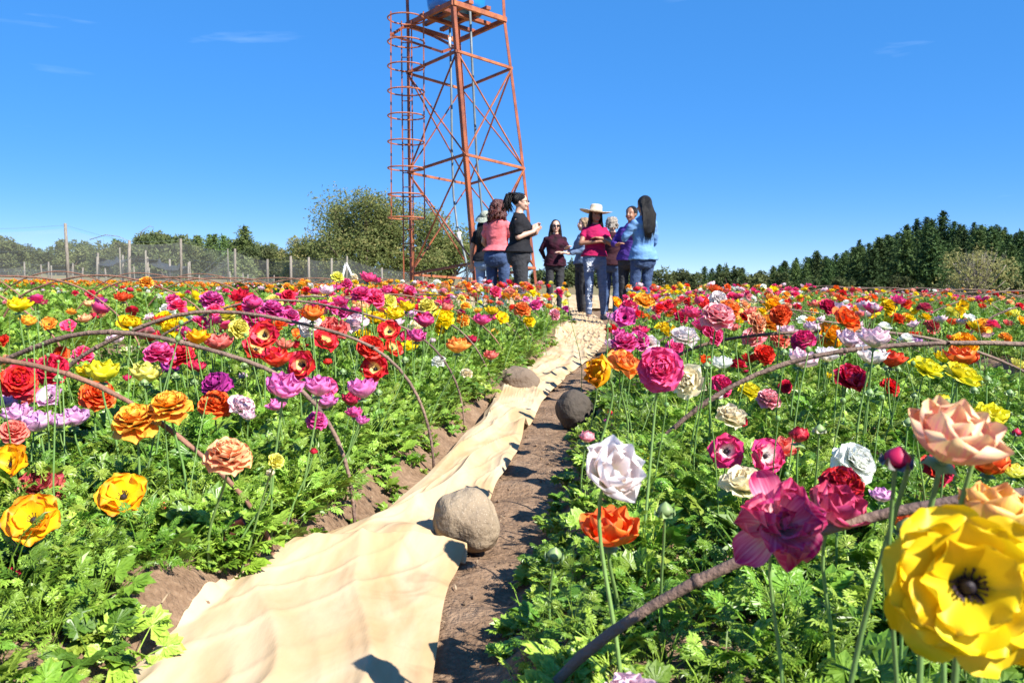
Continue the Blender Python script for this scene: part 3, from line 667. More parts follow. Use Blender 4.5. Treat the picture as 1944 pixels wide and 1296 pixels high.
pm('orange', (.93, .50, .06), (.90, .33, .03), (.92, .55, .05), streak=.6)
pm('orange_red', (.84, .16, .03), (.84, .10, .015), (.88, .42, .03))
pm('tangerine', (.88, .24, .06), (.88, .32, .05), (.90, .55, .08), streak=.6)
pm('red', (.74, .02, .025), (.78, .03, .03), (.6, .02, .02))
pm('red_yellow', (.64, .014, .025), (.74, .035, .03), (.86, .66, .22), streak=.12, p0=.42, p1=.60)
pm('coral', (.86, .24, .18), (.84, .15, .12), (.88, .50, .24))
pm('peach', (.92, .52, .26), (.90, .36, .18), (.90, .62, .30), streak=.8)
pm('crimson', (.66, .03, .09), (.60, .014, .06), (.50, .008, .05))
pm('hot_pink', (.84, .10, .28), (.82, .05, .21), (.78, .07, .2))
pm('pink_white', (.66, .022, .16), (.68, .05, .19), (.88, .78, .68), streak=.35, p0=.30, p1=.70)
pm('magenta', (.78, .12, .36), (.72, .05, .26), (.7, .06, .22))
pm('mauve', (.78, .17, .46), (.82, .27, .54), (.85, .50, .62))
pm('lilac', (.74, .36, .62), (.80, .50, .68), (.86, .76, .70))
pm('pale_pink', (.82, .58, .64), (.82, .62, .68), (.84, .74, .56), streak=.3)
pm('blush', (.92, .87, .85), (.91, .78, .76), (.92, .87, .66), streak=.6, tr=.38)
pm('rose', (.88, .42, .44), (.84, .22, .30), (.88, .60, .50))
pm('white', (.90, .91, .84), (.90, .90, .82), (.80, .84, .56), tr=.38)
pm('cream', (.92, .82, .56), (.92, .82, .58), (.88, .80, .42), tr=.36)
pm('peach_cream', (.92, .62, .32), (.88, .36, .34), (.92, .80, .38), streak=1.1)
pm('purple', (.42, .03, .26), (.50, .06, .32), (.36, .02, .2))
pm('violet', (.16, .03, .30), (.2, .05, .34), (.5, .4, .5))
pm('maroon', (.56, .02, .14), (.80, .24, .36), (.90, .65, .60), streak=1.0, tr=.35)
pm('apricot', (.94, .46, .16), (.95, .70, .12), (.95, .78, .2), streak=.7)
pm('dusty_pink', (.50, .035, .11), (.62, .12, .20), (.72, .34, .22), streak=.6)
pm('garnet', (.44, .010, .028), (.56, .03, .045), (.6, .06, .06))
pm('dried_red', (.36, .03, .04), (.72, .20, .15), (.80, .40, .30), streak=1.0)
# ------------------------------------------------------------------ the flowers one can tell apart: photo position, width, form, colour
O_, C_, D_, P_, K_, B_ = 'open', 'cup', 'double', 'peony', 'ball', 'bud'
FL = [
# --- nearest, told apart by a label of their own
(1838,1112,292,'flat','yellow','huge bright yellow bloom with a dark centre, nearest the camera'),
(1895,962,150,C_,'apricot','peach-edged pale yellow bloom tucked behind the huge yellow one'),
(1813,822,178,C_,'peach_cream','large cup of pink-and-yellow petals on three tall stalks, side-on'),
(1482,990,178,'shaggy','maroon','big shaggy maroon-pink bloom resting over the lowest branch'),
(1590,960,118,C_,'dusty_pink','dusty pink wide-petalled bloom behind the garnet rose-like one'),
(1598,918,78,D_,'garnet','garnet red rose-like bloom on a long bare stalk in front of dusty pink petals'),
(1167,890,122,C_,'blush','big white bloom flushed with pink beside the path'),
(1160,1000,112,C_,'orange_red','bright orange-red cup bloom standing alone by the path below the white one'),
(1204,1322,150,P_,'pale_pink','white bloom with violet-pink rim cut off by the bottom of the photo'),
(1378,857,70,O_,'pink_white','flat hot pink bloom with white heart and black eye, nearer the path of a pair'),
(1452,866,74,O_,'pink_white','flat hot pink bloom with white heart and black eye, second of a pair'),
(1414,910,88,P_,'cream','pale cream bloom half hidden below the pair of pink black-eyed blooms'),
(1253,698,80,D_,'hot_pink','large densely petalled raspberry pink bloom facing the camera'),
(1189,684,64,P_,'tangerine','coral-orange bloom with yellow skirt petals at the path edge'),
(1137,706,58,C_,'golden','yellow and orange bloom falling open over the dark stone'),
(1301,722,58,P_,'cream','cream bloom with blush petals hanging beside the raspberry pink one'),
(1626,875,78,D_,'white','greenish white many-petalled bloom beside the fat dark bud'),
(1880,875,78,C_,'orange_red','ragged orange bloom under the pink-and-yellow cup'),
(1786,888,56,D_,'garnet','dark red bloom in the shade of the pink-and-yellow cup'),
(1727,988,76,C_,'orange_red','orange-red fringed bloom just above the branch behind a green bud'),
(1925,892,40,C_,'pale_yellow','pale yellow bloom at the frame edge beside the orange one'),
(1673,938,38,C_,'lilac','small crumpled lilac bloom behind the leaning stalk'),
(1883,788,66,C_,'lemon','wide lemon yellow bloom just behind the pink-and-yellow cup'),
(65,988,106,O_,'golden','golden bloom with orange rims and black eye, lowest of three at the frame edge'),
(235,944,98,O_,'golden','golden orange-tipped bloom with black eye standing alone over leaves'),
(24,882,84,O_,'golden','golden bloom with dark eye cut by the frame edge'),
(76,922,84,D_,'dried_red','withered maroon and coral bloom between two golden ones'),
(18,1098,42,C_,'crimson','crimson cup low down at the frame edge'),
(432,861,82,D_,'peach','round peach-coral bloom of thin layered petals over open leaves'),
(322,767,74,D_,'orange','large layered orange-yellow ball bloom, upper of an overlapping pair'),
(256,796,80,D_,'orange','large layered orange-yellow ball bloom crossed by the branch'),
(410,764,50,D_,'orange_red','layered orange ball bloom with red heart, beyond the branch'),
(186,747,54,D_,'orange_red','orange-red layered bloom behind the nearest long branch'),
# --- near bed, orange/lilac corner
(97,755,46,O_,'lilac'),(408,728,48,D_,'purple'),(429,703,24,D_,'magenta'),(461,767,44,P_,'pale_pink'),(472,787,26,C_,'pale_pink'),
(461,712,18,K_,'pale_pink'),(17,760,40,C_,'lilac'),(33,783,50,C_,'lilac'),(70,799,62,C_,'lilac'),(114,797,40,C_,'lilac'),(139,790,50,C_,'lilac'),
(26,816,42,D_,'coral'),(526,873,26,D_,'pale_yellow'),(513,896,18,K_,'cream'),
(35,577,40,C_,'yellow'),(67,567,22,C_,'coral'),(54,607,28,C_,'orange'),(93,616,28,O_,'orange'),(130,621,28,O_,'hot_pink'),(161,603,24,C_,'peach'),
(180,599,20,C_,'crimson'),(5,645,20,D_,'red'),(246,609,38,P_,'yellow'),(314,605,28,D_,'yellow'),(330,613,40,P_,'yellow'),(319,587,26,D_,'white'),
(232,562,28,C_,'orange_red'),(168,575,20,C_,'peach'),(192,570,20,C_,'purple'),(278,534,22,D_,'orange'),(172,558,18,D_,'crimson'),(143,556,14,D_,'red'),
(403,567,38,D_,'magenta'),(405,590,22,D_,'magenta'),(453,560,22,C_,'lilac'),(472,570,28,O_,'red'),(430,585,20,C_,'orange'),(430,599,28,D_,'pale_yellow'),
(455,623,34,D_,'pale_yellow'),(483,596,38,D_,'hot_pink'),(375,637,42,C_,'golden'),(417,648,46,C_,'coral'),(367,653,40,O_,'red_yellow'),
(303,668,48,D_,'magenta'),(339,670,46,D_,'crimson'),(319,698,38,C_,'purple'),(372,694,34,C_,'crimson'),(436,680,18,C_,'red'),(285,635,34,C_,'crimson'),
(117,669,24,D_,'orange_red'),(158,671,32,D_,'hot_pink'),(96,698,50,D_,'red'),(53,700,42,D_,'crimson'),(36,721,62,D_,'red'),(42,742,54,P_,'coral'),
(167,703,38,C_,'yellow'),(194,703,58,C_,'lemon'),(278,706,54,C_,'pale_yellow'),(240,716,18,K_,'crimson'),(139,696,16,K_,'crimson'),(311,719,18,K_,'crimson'),
(244,666,26,C_,'cream'),(219,642,30,C_,'pale_pink'),(10,688,28,D_,'peach'),
# --- the red black-eyed group and round it
(614,650,50,O_,'red_yellow'),(739,630,42,O_,'red_yellow'),(744,662,38,O_,'red_yellow'),(713,701,52,O_,'red_yellow'),(502,637,52,O_,'red_yellow'),
(485,664,52,O_,'red_yellow'),(525,677,52,C_,'red'),(577,694,62,O_,'red_yellow'),(567,637,28,O_,'orange_red'),(540,652,32,C_,'coral'),(704,657,42,D_,'red'),
(568,655,26,C_,'red'),(540,732,70,C_,'mauve'),(526,767,34,C_,'mauve'),(605,731,60,C_,'mauve'),(619,736,40,O_,'hot_pink'),(617,759,44,C_,'mauve'),
(602,796,34,D_,'magenta'),(688,735,54,C_,'mauve'),(667,757,34,C_,'garnet'),(673,781,30,C_,'magenta'),(687,796,24,C_,'mauve'),(596,855,16,K_,'crimson'),
(622,685,18,K_,'red'),(641,525,22,D_,'pale_yellow'),(673,526,16,D_,'cream'),(699,525,28,C_,'hot_pink'),(713,531,22,C_,'pink_white'),(658,537,20,D_,'hot_pink'),
(621,549,28,C_,'pale_pink'),(638,545,20,C_,'hot_pink'),(685,556,32,D_,'hot_pink'),(713,563,34,D_,'hot_pink'),(661,556,18,D_,'crimson'),(679,543,12,K_,'peach'),
(735,549,22,C_,'hot_pink'),(747,551,16,C_,'hot_pink'),(778,552,20,D_,'magenta'),(513,543,16,C_,'golden'),(509,551,14,C_,'orange'),(545,542,16,D_,'orange'),
(556,552,18,D_,'orange_red'),(574,556,18,D_,'rose'),(522,573,28,D_,'pale_yellow'),(519,585,38,D_,'magenta'),(482,604,32,D_,'hot_pink'),(499,610,28,D_,'coral'),
(553,599,30,D_,'magenta'),(593,593,42,C_,'orange_red'),(611,580,26,C_,'magenta'),(608,606,28,C_,'yellow'),(587,616,38,D_,'blush'),(633,620,50,P_,'coral'),
(676,608,38,P_,'pale_pink'),(636,574,26,D_,'pale_yellow'),(648,586,30,D_,'magenta'),(661,594,20,C_,'crimson'),(688,580,28,C_,'peach'),(738,572,28,D_,'pale_yellow'),
(756,577,24,D_,'orange'),(773,580,30,C_,'yellow'),(715,600,36,P_,'yellow'),(749,594,34,C_,'yellow'),(778,593,26,C_,'lilac'),(796,588,26,D_,'red'),
(750,611,30,C_,'pale_pink'),(790,617,28,P_,'cream'),(692,630,28,P_,'yellow'),(807,608,34,C_,'hot_pink'),(844,600,36,P_,'yellow'),(840,616,30,P_,'yellow'),
(846,602,18,D_,'red'),(809,579,28,D_,'pale_yellow'),(846,582,26,C_,'coral'),(849,572,20,D_,'red'),(880,605,24,D_,'orange'),(891,601,12,D_,'red'),
(915,605,32,C_,'hot_pink'),(937,600,20,C_,'hot_pink'),(934,588,24,C_,'yellow'),(952,605,26,O_,'yellow'),(868,654,42,C_,'tangerine'),(897,643,24,C_,'crimson'),
(940,630,16,D_,'orange'),(932,673,26,C_,'coral'),(832,684,24,D_,'white'),(886,707,20,D_,'cream'),(821,645,14,K_,'pale_pink'),(770,642,28,O_,'hot_pink'),
(792,636,34,C_,'magenta'),(778,656,28,C_,'yellow'),(956,541,16,C_,'hot_pink'),(941,552,20,D_,'hot_pink'),(1007,546,16,D_,'orange_red'),(1013,556,16,D_,'yellow'),
(967,553,20,C_,'coral'),(907,550,10,K_,'peach'),(979,562,16,D_,'orange'),(999,568,16,D_,'mauve'),(1038,561,16,C_,'golden'),(992,585,28,D_,'tangerine'),
(1017,577,20,D_,'magenta'),(1042,580,16,C_,'orange'),(1057,587,14,C_,'orange'),(1075,585,14,D_,'purple'),(1062,555,18,D_,'crimson'),(1078,559,13,K_,'pale_yellow'),
(1072,575,14,D_,'pale_yellow'),(1054,596,20,D_,'rose'),(1005,608,20,D_,'yellow'),(1028,575,14,D_,'crimson'),
# --- the bed beyond the path, path side
(1169,577,26,O_,'golden'),(1187,564,14,D_,'hot_pink'),(1203,561,18,C_,'red'),(1224,567,34,P_,'orange'),(1194,580,28,D_,'pink_white'),(1186,604,42,O_,'magenta'),
(1204,591,20,C_,'crimson'),(1162,601,22,C_,'lilac'),(1215,626,30,C_,'crimson'),(1161,623,22,D_,'red'),(1186,648,44,D_,'magenta'),(1214,643,34,D_,'magenta'),
(1176,631,24,C_,'magenta'),(1233,655,34,O_,'blush'),(1160,652,26,C_,'pale_pink'),(1167,672,28,C_,'yellow'),(1225,868,34,C_,'yellow'),(1267,622,36,P_,'yellow'),
(1301,633,44,P_,'blush'),(1333,614,36,C_,'hot_pink'),(1311,590,32,C_,'hot_pink'),(1294,601,24,D_,'crimson'),(1365,568,30,D_,'blush'),(1364,598,54,D_,'rose'),
(1357,632,36,D_,'hot_pink'),(1282,658,32,D_,'magenta'),(1267,572,20,D_,'yellow'),(1358,548,26,C_,'orange_red'),(1382,545,16,D_,'orange_red'),(1342,579,26,C_,'red'),
(1386,584,38,D_,'tangerine'),(1393,620,22,C_,'coral'),(1417,600,24,D_,'red'),(1405,589,14,K_,'pale_yellow'),(1467,565,26,C_,'orange'),(1469,580,30,D_,'golden'),
(1482,596,34,D_,'orange_red'),(1514,582,18,D_,'red'),(1412,551,16,D_,'rose'),(1421,561,18,D_,'rose'),(1439,612,36,D_,'peach'),(1465,608,38,P_,'orange'),
(1494,626,32,C_,'pale_pink'),(1430,637,38,P_,'rose'),(1483,643,32,D_,'coral'),(1453,671,34,D_,'red'),(1422,679,26,C_,'red'),(1403,689,26,D_,'crimson'),
(1414,702,14,K_,'crimson'),(1369,687,38,C_,'white'),(1339,682,24,C_,'orange_red'),(1372,729,38,D_,'pink_white'),(1365,751,17,K_,'blush'),(1425,737,38,P_,'lemon'),
(1460,754,38,D_,'rose'),(1492,732,22,D_,'red'),(1390,784,50,P_,'cream'),(1410,798,20,D_,'garnet'),(1156,800,18,D_,'purple'),(1115,827,28,K_,'rose','small round pink half-open bud beside the path above the big white bloom'),
(1518,823,36,K_,'garnet','fat wine red half-open bud on a thick stalk behind the pink pair'),(1490,848,48,C_,'coral'),(1251,545,8,D_,'red'),
# --- the bed beyond the path, far side
(1597,565,20,C_,'orange_red'),(1612,569,14,C_,'orange_red'),(1572,580,28,D_,'crimson'),(1583,566,11,K_,'pale_yellow'),(1611,601,48,P_,'orange_red'),(1639,576,22,D_,'crimson'),
(1650,568,14,D_,'orange'),(1662,582,17,K_,'pale_pink'),(1689,580,25,D_,'yellow'),(1686,596,15,D_,'yellow'),(1706,568,24,C_,'hot_pink'),(1728,586,14,D_,'pale_yellow'),
(1704,604,24,D_,'orange_red'),(1721,600,18,D_,'orange'),(1657,600,15,C_,'golden'),(1756,583,24,D_,'dusty_pink'),(1826,581,23,O_,'yellow'),(1822,594,19,D_,'yellow'),
(1865,580,15,C_,'red'),(1925,593,20,C_,'pale_yellow'),(1772,618,27,D_,'dried_red'),(1768,628,18,D_,'coral'),(1808,609,20,C_,'orange_red'),(1793,609,13,C_,'golden'),
(1839,614,20,D_,'red'),(1865,616,30,D_,'orange'),(1914,612,19,C_,'coral'),(1937,612,24,O_,'golden'),(1879,622,15,C_,'hot_pink'),(1733,632,13,C_,'red'),(1746,632,13,C_,'red'),
(1544,620,34,C_,'pale_pink'),(1581,629,42,P_,'golden'),(1615,643,46,C_,'pale_pink'),(1661,639,54,C_,'pale_pink'),(1525,643,38,D_,'pink_white'),(1525,679,50,C_,'pale_pink'),
(1571,671,42,C_,'blush'),(1656,671,54,C_,'blush'),(1575,650,38,C_,'golden'),(1694,679,46,C_,'red'),(1739,646,28,C_,'lilac'),(1619,712,62,P_,'crimson'),
(1692,732,31,D_,'red'),(1764,693,50,P_,'lemon'),(1831,705,68,P_,'lemon'),(1792,676,32,C_,'yellow'),(1825,675,54,C_,'orange_red'),(1831,651,40,D_,'golden'),
(1803,639,13,K_,'red'),(1574,712,18,C_,'yellow'),(1789,757,26,K_,'lemon','round lemon yellow half-open bud above the pink-and-yellow cup'),(1747,771,34,P_,'golden'),
(1910,640,22,D_,'orange'),(1890,650,18,C_,'yellow'),(1935,690,26,C_,'pale_yellow'),(1545,590,16,D_,'orange'),(1535,606,18,C_,'hot_pink'),
# --- green buds
(274,725,14,B_,''),(111,717,15,B_,''),(369,724,12,B_,''),(333,712,12,B_,''),(464,692,11,B_,''),(485,696,11,B_,''),(314,960,20,B_,'red','green bud splitting red at its tip, on a short stalk'),
(136,968,13,B_,''),(476,892,16,B_,''),(568,702,14,B_,''),(651,705,12,B_,''),(769,682,12,B_,''),(719,744,12,B_,''),
(1053,1051,26,B_,'','fat pale green closed bud leaning over the path'),(1263,967,28,B_,'','fat pale green closed bud on a tall leaning stalk'),(1722,1000,34,B_,'','large green closed bud in front of the orange-red fringed bloom'),
(1704,868,42,B_,'dark','fat slate purple closed bud with a crimson tip on a leaning stalk'),(1219,1002,13,B_,''),(1135,715,14,B_,''),(1157,782,12,B_,'dark'),(1342,693,14,B_,''),(1683,698,12,B_,''),(1705,700,12,B_,''),
(1651,745,15,B_,''),(1736,751,12,B_,''),(1724,801,18,B_,''),(1874,720,16,B_,''),(1917,745,14,B_,''),(1850,740,14,B_,''),(1556,814,19,B_,'pale'),(1515,668,12,B_,''),
(1597,669,14,B_,'pink'),(1489,668,12,B_,''),(1435,850,14,B_,''),(1204,638,10,B_,''),(1155,618,9,B_,''),(1440,560,9,B_,''),(1930,820,16,B_,'dark'),(1250,1100,10,B_,'')]
UNIT = {'shaggy': .104, 'flat': .088, 'open': .078, 'cup': .066, 'double': .070, 'peony': .080, 'ball': .034, 'bud': .018}
REAL = {'shaggy': .088, 'flat': .085, 'open': .078, 'cup': .066, 'double': .066, 'peony': .080, 'ball': .032, 'bud': .017}
CEN = {'shaggy': .012, 'flat': .006, 'open': .004, 'cup': .024, 'double': .012, 'peony': .024, 'ball': .015, 'bud': .008}
CW = {'yellow': 'bright yellow', 'pale_yellow': 'pale yellow', 'lemon': 'lemon yellow', 'golden': 'golden', 'orange': 'orange', 'orange_red': 'orange-red', 'tangerine': 'tangerine', 'red': 'red', 'red_yellow': 'red yellow-hearted',
      'coral': 'coral', 'peach': 'peach', 'crimson': 'crimson', 'hot_pink': 'hot pink', 'pink_white': 'pink-and-white', 'magenta': 'magenta', 'mauve': 'mauve', 'lilac': 'lilac', 'pale_pink': 'pale pink', 'blush': 'blush white', 'rose': 'rose pink',
      'white': 'white', 'cream': 'cream', 'peach_cream': 'peach and yellow', 'purple': 'purple', 'violet': 'violet', 'maroon': 'maroon', 'dusty_pink': 'dusty pink', 'garnet': 'dark garnet', 'dried_red': 'withered red', 'dark': 'dark purple', 'pale': 'pale', 'pink': 'pink-tipped', '': 'green'}
FW = {'open': 'open bloom with dark eye', 'cup': 'cup-shaped bloom', 'double': 'layered round bloom', 'peony': 'ruffled loose bloom', 'ball': 'half-open bud', 'bud': 'closed bud'}
ANCH = [('the big round stone', 884, 988), ('the flat tan stone', 980, 740), ('the dark shaded stone', 1094, 783), ('the solitary golden bloom', 235, 944), ('the peach-coral ball bloom', 432, 861), ('the orange ball pair', 290, 780),
        ('the lilac cluster', 90, 790), ('the two pale yellow cups', 236, 705), ('the crimson and magenta cluster', 320, 675), ('the withered maroon bloom', 76, 920), ('the mauve cluster', 570, 735), ('the lone mauve bloom', 688, 735),
        ('the red black-eyed bloom in the middle of its arch', 614, 650), ('the lowest red black-eyed bloom', 713, 700), ('the ladder tower foot', 778, 560), ('the woman in black', 985, 560), ('the tall pink stand by the fence', 700, 545),
        ('the ruffled yellow pair', 844, 605), ('the lone tangerine cup', 868, 654), ('the white bloom by the soil bank', 832, 684), ('the wooden fence posts', 560, 545), ('the marigold bed', 300, 555), ('the big yellow bloom at the edge', 35, 577),
        ('the yellow bloom inside the arches', 246, 609), ('the raspberry pink bloom', 1253, 698), ('the big white path bloom', 1167, 890), ('the pink black-eyed pair', 1415, 862), ('the greenish white bloom', 1626, 875), ('the pink-and-yellow cup', 1813, 820),
        ('the crimson bloom under the crossing branches', 1619, 712), ('the yellow pair by the furrow', 1800, 700), ('the pale pink cluster', 1600, 650), ('the crossing of the two long branches', 1740, 655), ('the big orange-red bloom', 1611, 601),
        ('the coral rose bloom under the white one', 1364, 598), ('the woman in denim', 1225, 560), ('the magenta cluster', 1190, 640), ('the cream bloom over leaves', 1390, 784), ('the bare willow', 1850, 560), ('the lone red bloom by the road', 1514, 582),
        ('the garnet rose-like bloom', 1598, 918), ('the orange-red path bloom', 1160, 1000), ('the stooping woman with folded arms', 1140, 600)]
ANCH[-1] = ('the woman in the straw hat', 1135, 590)
_used = {}
def flower_label(x, y, D, form, col):
    size = 'tiny' if D < 17 else 'small' if D < 30 else 'mid-sized' if D < 50 else 'large'
    if form in ('bud', 'ball'): size = 'tiny' if D < 15 else 'small' if D < 22 else 'fat'
    an = sorted((a for a in ANCH if math.hypot(a[1]-x, a[2]-y) > 12), key=lambda a: math.hypot(a[1]-x, (a[2]-y)*1.4))[:5]
    def rel(a):
        dx = x-a[1]; dy = y-a[2]
        if abs(dx) > 1.6*abs(dy): return 'right of' if dx > 0 else 'left of'
        return 'below' if dy > 0 else 'above'
    def near(a): return 'close' if math.hypot(a[1]-x, a[2]-y) < 38 else 'well' if math.hypot(a[1]-x, a[2]-y) > 90 else 'just'
    cands = []
    w_ = f"{size} {CW[col]} {FW[form]}"; w2 = f"{size} {CW[col]} {FW[form].replace(' with dark eye', '')}"
    cands.append(f"{w_} {rel(an[0])} {an[0][0]}")
    for a in an[:3]:
        for nr in (near(a),): cands.append(f"{w2} {nr} {rel(a)} {a[0]}")
        cands.append(f"{w2} {'higher' if y < a[2] else 'lower'} and {rel(a)} {a[0]}")
    for a in an[3:]: cands.append(f"{w2} {rel(a)} {a[0]}")
    for c in cands:
        if len(c.split()) <= 16 and c not in _used: _used[c] = 1; return c
    return cands[0]
def axis_for(form, px, rnd, D):
    """direction the bloom faces"""
    back = Vector((0.45, -1, 0))                    # roughly to the camera and the sun
    if form == 'open': a = R(rnd.uniform(48, 72))
    elif form == 'cup': a = R(rnd.uniform(4, 26))
    elif form in ('flat', 'shaggy'): a = R(50)
    elif form == 'double': a = R(rnd.uniform(12, 70))
    elif form == 'peony': a = R(rnd.uniform(18, 44))
    elif form == 'ball': a = R(rnd.uniform(5, 30))
    else: a = R(rnd.uniform(0, 14))
    h = Vector((back.x+rnd.uniform(-.95, .95), back.y, 0)).normalized()
    return (h*math.sin(a)+Vector((0, 0, 1))*math.cos(a)).normalized()
def bed_base(p):
    """where the plant stands: straight below, but in the bed and not in the path"""
    u = p.x-0.15*p.y; per = 2.33; k = round((u+0.39)/per); c = -0.39+k*per; d = u-c
    if abs(d) < 0.27: u = c+math.copysign(min(0.28, abs(d)+.09), d if abs(d) > 1e-3 else 1)
    return u+0.15*p.y
def place_depth(px, py, D, real, umax=None):
    d = real*F_PX/D; r = ray(px, py); s = r.z/r.y
    lo, hi = 0.27, 0.56
    x_ = r.x/r.y*d; dd = float(path_delta(x_-0.15*d))
    if dd < 0.5 or px < 330 and py > 850: lo = 0.15
    elif D < 22: lo = 0.24
    if s < -1e-4: d = min(max(d, (CAM_H-hi)/-s), (CAM_H-lo)/-s)
    else: d = min(d, max(1.2, (0.66-CAM_H)/max(s, 1e-4)))
    x = r.x/r.y*d; u = x-0.15*d; e = float(bed_end(u))-0.15
    return min(d, e)
def bud_mesh(kind, seed):
    rnd = random.Random(seed); mb = MB()
    # body: a pointed egg; sepals hug it
    rings = [(0, .0015), (.0018, .0055), (.005, .0088), (.0085, .0090), (.012, .0066), (.0155, .0028), (.0175, .0004)]
    seg = 12; V = []; Fc = []; U_ = []
    for j, (z, r) in enumerate(rings):
        for k in range(seg): a = 2*math.pi*k/seg; rr = r*(1+.07*math.cos(5*a+z*90)); V.append((rr*math.cos(a), rr*math.sin(a), z)); U_.append((k/seg, j/6))
    for j in range(len(rings)-1):
        for k in range(seg): k2 = (k+1) % seg; Fc.append((j*seg+k, j*seg+k2, (j+1)*seg+k2, (j+1)*seg+k))
    mb.add(V, Fc, U_); return mb.mesh('bud_body')
def bud_sepals(seed):
    mb = MB()
    for k in range(5): petal(mb, .0165, .0062, R(8), R(118), 2*math.pi*k/5, cup=.5, ruff=.06, nu=3, nv=5, r0=.0025, z0=-.0006, tip=.5, seed=seed+k)
    return mb.mesh('sepals')
BUDB = [bud_mesh('', i) for i in range(2)]; BUDS = [bud_sepals(i) for i in range(2)]
bud_dark = mat('bud_slate', (0.075, 0.055, 0.075), 0.45, 120, .35, col2=(.14, .13, .11)); bud_pale = mat('bud_pale', (0.50, 0.50, 0.30), 0.5, 90, .2, transl=.12)
for m_ in BUDB+BUDS: m_.materials.append(bud_green)
def oslot(o, m_):
    if o.data.materials and o.data.materials[0] is m_: return
    o.material_slots[0].link = 'OBJECT'; o.material_slots[0].material = m_
def make_stem(name, P0, P3, axis, r, parent, seg, hairy=False):
    h = (P3-P0).length; P1 = P0+Vector((0, 0, 1))*h*0.45+Vector((rng.normal(0, .06), rng.normal(0, .06), 0))*h; P2 = P3-axis*h*0.22-Vector((0, 0, 1))*h*0.12
    n = 9 if seg > 5 else 6; pts = []
    for i in range(n):
        t = i/(n-1); pts.append(P0*(1-t)**3+P1*3*t*(1-t)**2+P2*3*t*t*(1-t)+P3*t**3)
    mb = MB(); mb.tube([p-parent.location for p in pts], [r*(1.15-.3*i/(n-1)) for i in range(n)], seg, False)
    return mb.build(name, stem_m, parent)
nobj = 0
for i, fl in enumerate(FL):
    px, py, D, form, col = fl[:5]; rnd = random.Random(1000+i)
    d = place_depth(px, py, D, REAL[form]*rnd.uniform(.92, 1.12))
    if i == 0: d = 0.47
    if i == 26: d *= 1.22
    if i == 1: d = .60
    if i in (3, 5): d *= .88
    if i == 4: d *= .93
    if i == 8: d = .70
    if i == 23: d *= .96
    if 20 <= D < 60: D = D*1.12
    p = at(px, py, d); real = D*d/F_PX; sc_ = real/UNIT[form]
    ax = axis_for(form, px, rnd, D)
    SPECIAL = {0: (-.38, -1, .42), 2: (.15, -.42, 1), 3: (.15, -.8, .75), 5: (-.1, -.55, .8), 6: (.30, -.75, .60), 7: (.05, -.25, 1), 8: (0, -.2, 1), 9: (-.15, -1, .35), 10: (.2, -1, .5), 12: (-.1, -1, .3),
               14: (-.7, -.5, .3), 15: (-.45, -.8, .3), 16: (.4, -.85, .75), 23: (.25, -.9, .75), 24: (.15, -.9, .85), 25: (-.2, -.9, .6), 28: (.1, -.35, 1), 29: (0, -.3, 1), 30: (0, -.35, 1), 31: (.3, -.6, 1)}
    if i in SPECIAL: ax = Vector(SPECIAL[i]).normalized()
    org = p-ax*CEN[form]*sc_
    gx = bed_base(p)+rnd.uniform(-.02, .02); gy = max(0.3, p.y+rnd.uniform(0.0, .05)); gz = float(ground_z(gx, gy, False))
    bud = form in ('bud', 'ball')
    label = fl[5] if len(fl) > 5 else flower_label(px, py, D, form, col)
    e = empty('ranunculus_bud' if bud else 'ranunculus_flower', (gx, gy, gz), 0, label, 'flower bud' if bud else 'flower', 'closed and half-open ranunculus buds' if bud else 'ranunculus flowers in bloom')
    near = D >= 58
    make_stem('stem', Vector((gx, gy, gz)), org, ax, 0.0023*min(1.15, max(.75, sc_)) if not bud else .0019, e, 8 if near else 5)
    if i == 2:
        for dx in (-.022, .024): make_stem('stem', Vector((gx+dx*2.2, gy+.01, gz)), org+Vector((dx, 0, .004)), ax, .0022, e, 8)
    q = ax.to_track_quat('Z', 'Y') @ Quaternion((0, 0, 1), rnd.uniform(0, 6.28))
    T = Matrix.Translation(org-Vector((gx, gy, gz))) @ q.to_matrix().to_4x4() @ Matrix.Scale(sc_, 4)
    if form == 'bud':
        b1 = link_mesh('bud_body', BUDB[i % 2], None, e); b1.matrix_local = T; b2 = link_mesh('sepals', BUDS[i % 2], None, e); b2.matrix_local = T
        if col == 'dark': oslot(b1, PM['crimson']); oslot(b2, bud_dark)
        if col in ('red', 'pink'): oslot(b1, PM['red' if col == 'red' else 'rose']); b1.matrix_local = T @ Matrix.Scale(1.12, 4)
        if col == 'pale': oslot(b2, bud_pale)
        continue
    if near:
        lod0 = D > 100
        nu, nv = (12, 12) if lod0 else (8, 8)
        for k, kw in enumerate(petal_specs(form, i+40)):
            mb = MB(); petal(mb, nu=nu, nv=nv, seed=i*60+k, M=None, **kw)
            o = mb.build('petal', PM[col], e); o.matrix_local = T
    else:
        lod = 1 if D >= 38 else 2 if D >= 22 else 3
        if form == 'open' and lod > 1: lod = 2
        o = link_mesh('petals', get_bloom(form, rnd.randrange(4), lod), None, e); o.matrix_local = T; oslot(o, PM[col])
    if form in ('open', 'cup', 'flat'):
        c = link_mesh('flower_centre', CENTRE, None, e); c.matrix_local = T
        if form == 'cup' and rnd.random() < .5: oslot(c, green_c)
        if D >= 34: s_ = link_mesh('stamens', STAM[i % 3], None, c)
    if form == 'peony' and i:
        c = link_mesh('flower_centre', CENTRE, None, e); c.matrix_local = T @ Matrix.Scale(.8, 4); oslot(c, green_c)
    if D >= 26: s_ = link_mesh('sepals', SEPAL, None, e); s_.matrix_local = T
